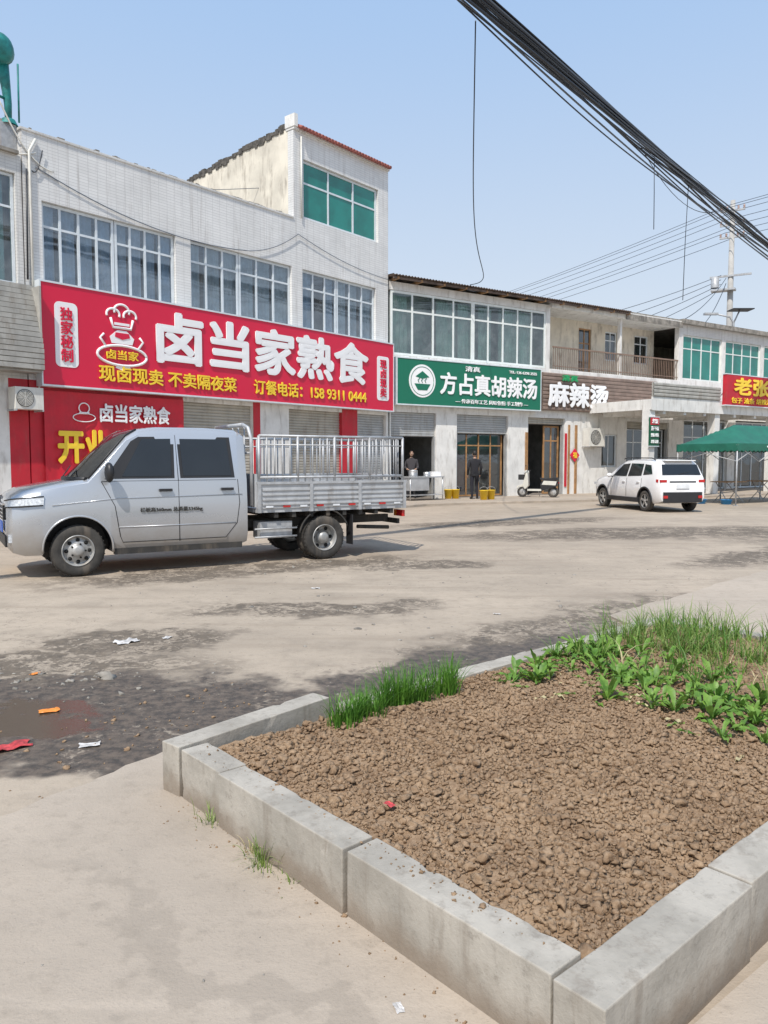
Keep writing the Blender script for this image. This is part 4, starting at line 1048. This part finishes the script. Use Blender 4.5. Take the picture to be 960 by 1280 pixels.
def scooter(x,y,z,rz):
    e=empty('electric_scooter',(x,y,z),rz); mb=MB(); Mb=pmat('scooter_cream',(.62,.61,.55),.35,coat=.4)
    for cx in (-.58,.58):
        mb.lathe([(.12,-.04),(.17,-.05),(.2,-.03),(.2,.03),(.17,.05),(.12,.04)],(cx,0,.2),M_rubber,'y',24); mb.lathe([(.12,-.03),(.05,-.05),(.001,-.05)],(cx,0,.2),M_rim,'y',16); mb.lathe([(.12,.03),(.05,.05),(.001,.05)],(cx,0,.2),M_rim,'y',16)
    mb.tube([(.58,-.07,.2),(.50,-.07,.52),(.38,0,.9)],.018,M_galv,6); mb.tube([(.58,.07,.2),(.50,.07,.52),(.38,0,.9)],.018,M_galv,6)
    mb.prismy([(.46,.30),(.56,.45),(.44,.92),(.36,.92),(.34,.45)],-.16,.16,Mb); mb.box(-.15,.38,-.13,.13,.24,.31,Mb)
    mb.prismy([(-.15,.24),(-.72,.42),(-.76,.62),(-.2,.66),(-.1,.5)],-.13,.13,M_black); mb.prismy([(-.78,.64),(-.74,.76),(-.3,.72),(-.08,.74),(-.12,.66)],-.12,.12,M_black)
    mb.prismy([(-.68,.46),(-.72,.61),(-.24,.63),(-.16,.48)],-.14,.14,Mb)
    mb.tube([(.34,-.30,1.02),(.38,-.1,.98),(.38,.1,.98),(.34,.30,1.02)],.016,M_black,6); mb.ellip((.42,0,.95),(.09,.10,.08),Mb); mb.ellip((.50,0,.93),(.03,.06,.05),M_lens)
    for s in (-1,1): mb.tube([(.38,s*.2,1.0),(.42,s*.26,1.18)],.006,M_black,5); mb.ellip((.42,s*.27,1.2),(.02,.06,.035),M_black,10,6)
    mb.prismy([(.42,.38),(.72,.40),(.80,.30),(.78,.42),(.62,.48),(.44,.46)],-.07,.07,Mb); mb.ellip((-.78,0,.55),(.03,.06,.03),M_redlens)
    mb.box(.48,.72,-.14,.14,.66,.68,M_black)
    for s in (-1,1): mb.box(.48,.72,s*.14-.005,s*.14+.005,.68,.86,M_black)
    mb.box(.715,.725,-.14,.14,.68,.86,M_black); mb.tube([(0,-.1,.25),(-.05,-.22,.02)],.012,M_galv,5)
    mb.build('scooter',e,bevel=.02)
scooter(5.85,29.2,.09,R(160))

# ------------------------------------------------------------------ people
M_skin=pmat('skin',(.42,.26,.18),.6,var=.06); M_hair=pmat('hair',(.015,.012,.01),.6)
def person(name,loc,rz,jacket,trouser,pose='stand'):
    e=empty(name,loc,rz)
    J=pmat('jacket_cloth',jacket,.85,var=.2,bump=.3,bscale=25); T=pmat('trouser_cloth',trouser,.85,var=.2,bump=.2,bscale=25); Sh=pmat('shoe',(.02,.02,.02),.5)
    V=[];E=[];Rr=[]
    def v(co,r,parent=None):
        V.append(co);Rr.append(r)
        if parent is not None: E.append((parent,len(V)-1))
        return len(V)-1
    pel=v((0,0,.93),(.145,.11)); sp=v((0,.0,1.10),(.14,.105),pel); chs=v((0,0,1.29),(.17,.12),sp); nb=v((0,-.01,1.44),(.085,.075),chs); nk=v((0,.01,1.52),(.052,.052),nb)
    hands=[]
    for s in (-1,1):
        st_=.06*s if pose=='stand' else 0
        hp=v((s*.095,0,.86),(.092,.09),pel); kn=v((s*.11,.03+st_,.49),(.062,.062),hp); an=v((s*.115,-.03+st_,.10),(.045,.045),kn); hl=v((s*.118,-.02+st_,.045),(.04,.035),an); to=v((s*.14,.14+st_,.035),(.038,.028),hl)
        sh=v((s*.185,-.005,1.385),(.066,.066),chs); 
        if pose=='stand': el=(s*.245,-.04,1.12); wr=(s*.235,.08,.90); pa=(s*.225,.12,.83)
        else: el=(s*.235,.02,1.13); wr=(s*.17,.26,1.07); pa=(s*.15,.34,1.06)
        el_=v(el,(.05,.05),sh); wr_=v(wr,(.034,.034),el_); pa_=v(pa,(.036,.024),wr_); hands.append((wr,pa,s))
    me=bpy.data.meshes.new('b'); me.from_pydata(V,E,[]); o=bpy.data.objects.new('body',me); COL.objects.link(o)
    o.modifiers.new('s','SKIN'); 
    for i,sv in enumerate(me.skin_vertices[0].data): sv.radius=Rr[i]; sv.use_root=(i==0)
    ss=o.modifiers.new('ss','SUBSURF'); ss.levels=2; ss.render_levels=2
    bpy.context.view_layer.update(); dg=bpy.context.evaluated_depsgraph_get(); nm=bpy.data.meshes.new_from_object(o.evaluated_get(dg)); o.modifiers.clear(); o.data=nm
    nm.materials.clear()
    for m in (J,T,Sh,M_skin): nm.materials.append(m)
    for p in nm.polygons:
        c=p.center; p.use_smooth=True
        if any((c-Vector(pa)).length<.055 for _,pa,_ in hands): k=3
        elif c.z>1.475: k=3
        elif c.z<.085: k=2
        elif c.z<.86 and abs(c.x)<.2 and not any((c-Vector(wr)).length<.08 for wr,_,_ in hands): k=1
        else: k=0
        p.material_index=k
    o.parent=e
    mb=MB()
    for wr,pa,s in hands:
        d=(Vector(pa)-Vector(wr)).normalized(); side=Vector((0,0,1)).cross(d).normalized() if abs(d.z)<.8 else Vector((0,1,0)); up=d.cross(side)
        curl=Vector((-s*.5,0,-.2)).normalized()
        for k in range(4):
            b=Vector(pa)+side*(k-1.5)*.017+d*.02; L=(.062,.072,.068,.055)[k]
            mb.tube([b,b+d*L*.45,b+d*L*.8+curl*L*.25,b+d*L+curl*L*.5],[.009,.0085,.008,.006],M_skin,6)
        b=Vector(pa)-side*.03; mb.tube([b-d*.02,b-side*.02+d*.015,b-side*.022+d*.04],[.010,.009,.007],M_skin,6)
    H=Vector((0,.02,1.63))
    mb.ellip(H,(.076,.094,.112),M_skin,20,14); mb.ellip(H+Vector((0,.03,-.06)),(.052,.06,.05),M_skin,14,10)
    mb.ellip(H+Vector((0,-.018,.022)),(.084,.094,.106),M_hair,20,12)
    mb.tube([H+Vector((0,.088,.015)),H+Vector((0,.108,-.018)),H+Vector((0,.092,-.026))],[.008,.013,.008],M_skin,8)
    for s in (-1,1):
        mb.ellip(H+Vector((s*.078,-.002,-.005)),(.010,.018,.028),M_skin,10,8); mb.ellip(H+Vector((s*.03,.082,.008)),(.012,.008,.007),M_signw,8,6); mb.ellip(H+Vector((s*.03,.089,.008)),(.005,.003,.005),M_hair,8,6)
        mb.tube([H+Vector((s*.018,.09,.026)),H+Vector((s*.044,.082,.027))],.003,M_hair,5)
    mb.tube([H+Vector((-.022,.083,-.052)),H+Vector((0,.09,-.054)),H+Vector((.022,.083,-.052))],.004,pmat('lips',(.35,.13,.1),.5),5)
    mb.tube([(0,.0,1.435),(0,.0,1.475)],[.07,.062],J,12)
    mb.lathe([(.158,-.03),(.165,.0),(.158,.05)],(0,0,.865),J,'z',20)
    mb.build('head_and_hands',e)
person('standing_person',(3.28,27.85,.09),R(10),(.014,.014,.018),(.012,.013,.02))
person('standing_person',(1.0,28.15,.11),R(180),(.05,.045,.05),(.03,.03,.035),'work')

# ------------------------------------------------------------------ utility pole, wires
PO=empty('utility_pole',(19.95,45,0),R(-30)); mb=MB(); M_pole=pmat('concrete_pole',(.40,.39,.37),.85,var=.1); M_ins=pmat('insulator',(.4,.28,.24),.3)
PH=16.3
mb.tube([(0,0,0),(0,0,PH)],[.22,.13],M_pole,14)
for z in (PH-.6,PH-1.4,PH-2.1): 
    mb.box(-.65,.65,-.06,.06,z,z+.09,M_galv)
    for x in (-.6,-.3,.3,.6): mb.lathe([(.04,0),(.07,.05),(.04,.10),(.07,.15),(.03,.22)],(x,0,z+.09),M_ins,'z',10)
mb.box(-1.1,1.1,-.2,-.1,12.0,12.1,M_galv); mb.lathe([(.22,0),(.22,.6),(.001,.65)],(-.8,-.3,11.4),M_galv,'z',14); mb.box(-1.0,.3,-.5,.1,11.2,11.3,M_galv)
mb.build('pole',PO)
SL=empty('street_lamp',(18.4,41,0)); mb=MB(); mb.tube([(0,0,0),(0,0,8.7),(-.2,0,9.0),(-1.0,-.1,9.15)],[.09,.06,.05,.04],M_galv,8); mb.box(-1.6,-.9,-.2,.05,9.1,9.2,M_galv); mb.box(-.2,.9,-.4,.4,9.35,9.4,M_black); mb.tube([(0,0,8.7),(.3,0,9.35)],.04,M_galv,6); mb.build('lamp',SL)
PW=empty('power_lines'); mb=MB()
u=Vector((-10.6,21,0)).normalized(); sd=Vector((u.y,-u.x,0))
for k,(dx,z) in enumerate(((-.6,15.9),(-.2,15.9),(.6,15.9),(-.6,15.1),(.6,15.1),(-.6,14.4),(.6,14.4))):
    a=Vector((19.95,45,z))+sd*dx; b=a+u*48; b.z=z-.3; mb.tube(sag(a,b,.7,20),.016,M_cableb,4); c=a-u*45; mb.tube(sag(a,c,.7,16),.016,M_cableb,4)
for k in range(4):
    a=Vector((19.4,45,12.1-.25*k)); b=Vector((9+1.2*k,48,9.4-.3*k)); mb.tube(sag(a,b,.3),.018,M_cableb,4)
mb.tube(sag((19.6,44.8,11.6),(15.5,38.6,7.9),.4),.02,M_cable,4); mb.tube(sag((19.6,44.8,11.9),(13.5,37,7.9),.5),.02,M_cable,4)
mb.tube(sag((-13.5,22,9.5),(-2.5,25,10.2),.3),.010,M_cableb,4); mb.tube(sag((-12,19,8.7),(-3,24.2,8.9),.1),.010,M_cableb,4)
mb.build('wires',PW)
# bundle scaled up and away from the camera so its shadow clears the foreground
K=1.8
CB=empty('overhead_cable_bundle'); mb=MB()
def up(v): return Vector((v[0]*K,v[1]*K,1.5+(v[2]-1.5)*K))
A=Vector((-19.1,-16.5,7.05)); Bv=Vector((31.5,44.4,7.2)); D0=(Bv-A); sdir=Vector((D0.y,-D0.x,0)).normalized()
def bpt(t,ox,oz,sg=1.35):
    p=A+D0*t; p.z=A.z+(Bv.z-A.z)*t-sg*4*t*(1-t)+oz; return up(p+sdir*ox)
for k in range(26):
    ph=random.uniform(0,6.28); ph2=random.uniform(0,6.28); r=random.uniform(.015,.085); w=random.uniform(.5,1.3); pts=[]
    low=(k>=19); sg=1.30+(.0 if not low else random.uniform(.10,.30))
    for i in range(201):
        t=.10+.70*i/200; a=ph+t*w*28; rr=r*(1+.3*math.sin(t*37+ph2)); pts.append(bpt(t,rr*math.cos(a),rr*math.sin(a),sg))
    mb.tube(pts,random.uniform(.007,.016)*K,M_cable if k%3 else M_cableb,5,caps=False)
pts=[]
P0=up((.95,8.3,6.05)); P1=Vector((3.15,28.6,7.9))
for i in range(41):
    t=i/40; p=P0+(P1-P0)*t-Vector((0,0,1.0*4*t*(1-t))); p.x+=6.5*t**5*(1-t); pts.append(p)
mb.tube(pts,.014,M_cable,5)
mb.tube([(3.15,28.6,7.9),(3.35,28.4,7.6),(2.9,28.6,7.75)],.012,M_cable,5)
for (t,L,b) in ((.452,1.0,.02),(.470,1.75,-.05)):
    p=bpt(t,0,-.05); L*=K; mb.tube([p,p+Vector((b,.0,-L*.5)),p+Vector((b*1.5,0,-L))],.010,M_cable,4)
p=bpt(.445,0,-.05); q=bpt(.49,0,-.05); mb.tube(sag(p,q,.6),.010,M_cable,4)
mb.build('cables',CB)

# ------------------------------------------------------------------ litter
def litter(name,x,y,s,mat,z=.003):
    e=empty(name,(x,y,z),random.uniform(0,6)); mb=MB(); n=7; vs=[]
    for i in range(n):
        for j in range(n): vs.append(((i/(n-1)-.5)*s*(1+.3*random.random()),(j/(n-1)-.5)*s*.6*(1+.3*random.random()),abs(mnoise.noise(Vector((i*.7+x,j*.7+y,2))))*s*.2))
    mb.add(vs,[(i*n+j,(i+1)*n+j,(i+1)*n+j+1,i*n+j+1) for i in range(n-1) for j in range(n-1)],mat); mb.build('wrapper',e)
M_or=pmat('orange_wrapper',(.75,.25,.04),.4); M_rp=pmat('red_plastic_bag',(.45,.05,.05),.35,var=.4,scale=25); M_pap=pmat('dirty_paper',(.5,.48,.46),.8,var=.3,scale=20)
litter('paper_litter',-2.12,6.25,.17,M_pap); litter('paper_litter',-1.83,6.4,.08,M_pap); litter('paper_litter',-2.0,4.5,.10,M_or); litter('paper_litter',-1.55,3.95,.09,M_pap)
litter('plastic_bag_litter',-1.95,3.92,.16,M_rp); litter('paper_litter',-2.45,5.3,.06,M_or); litter('paper_litter',-.8,8.9,.09,M_pap); litter('paper_litter',1.1,7.4,.06,M_pap)
litter('paper_litter',.04,1.98,.035,M_pap,.024); litter('paper_litter',.02,2.75,.04,M_rp,.235)
e=empty('rubble'); 
pts=[(random.gauss(-2.3,.5),random.gauss(5.2,.15),.0,random.lognormvariate(math.log(.010),.5)) for i in range(60)]
pts+=[(random.uniform(-3,4),random.uniform(4.6,12),.0,random.lognormvariate(math.log(.005),.6)) for i in range(700)]
pts+=[(random.uniform(-1.6,.6),random.uniform(1.3,3.1),.022,random.lognormvariate(math.log(.002),.5)) for i in range(120)]
scatter_clods('stones',pts,M_conc,e)

# ------------------------------------------------------------------ light, sky, camera
w=bpy.data.worlds.new('World'); scene.world=w; w.use_nodes=True; t=NT(w.node_tree); bg=w.node_tree.nodes['Background']
SD=Vector((-.30,-.954,0)).normalized(); EL=R(54)
sky=t.new('ShaderNodeTexSky',sky_type='NISHITA'); sky.sun_disc=False; sky.sun_elevation=EL; sky.sun_rotation=math.atan2(SD.x,SD.y)
sky.air_density=1.0; sky.dust_density=3; sky.ozone_density=1.5
co_=t.coord('Generated'); sep=t.new('ShaderNodeSeparateXYZ'); t.l.new(co_,sep.inputs[0])
g=t.ramp(sep.outputs[2],.0,.62)
haze=t.mix(g,(6.0,6.5,7.0),(3.1,4.7,7.2))
skyc=t.mix(.85,sky.outputs[0],haze)
t.l.new(skyc,bg.inputs[0]); bg.inputs[1].default_value=.132
sl=bpy.data.lights.new('sun','SUN'); sl.energy=4.5; sl.angle=R(.55); sl.color=(1,.94,.86)
so=bpy.data.objects.new('sun',sl); COL.objects.link(so)
ld=-(SD*math.cos(EL)+Vector((0,0,math.sin(EL)))); so.rotation_euler=ld.to_track_quat('-Z','Y').to_euler()
cam=bpy.data.cameras.new('camera'); co=bpy.data.objects.new('camera',cam); COL.objects.link(co)
cam.sensor_fit='VERTICAL'; cam.sensor_height=32; cam.lens=24; cam.clip_end=2000; cam.clip_start=.05
co.location=(0,0,1.5); co.rotation_euler=(R(90-3.87),0,0); scene.camera=co
scene.view_settings.view_transform='Standard'; scene.view_settings.look='None'; scene.view_settings.exposure=0; scene.view_settings.gamma=1
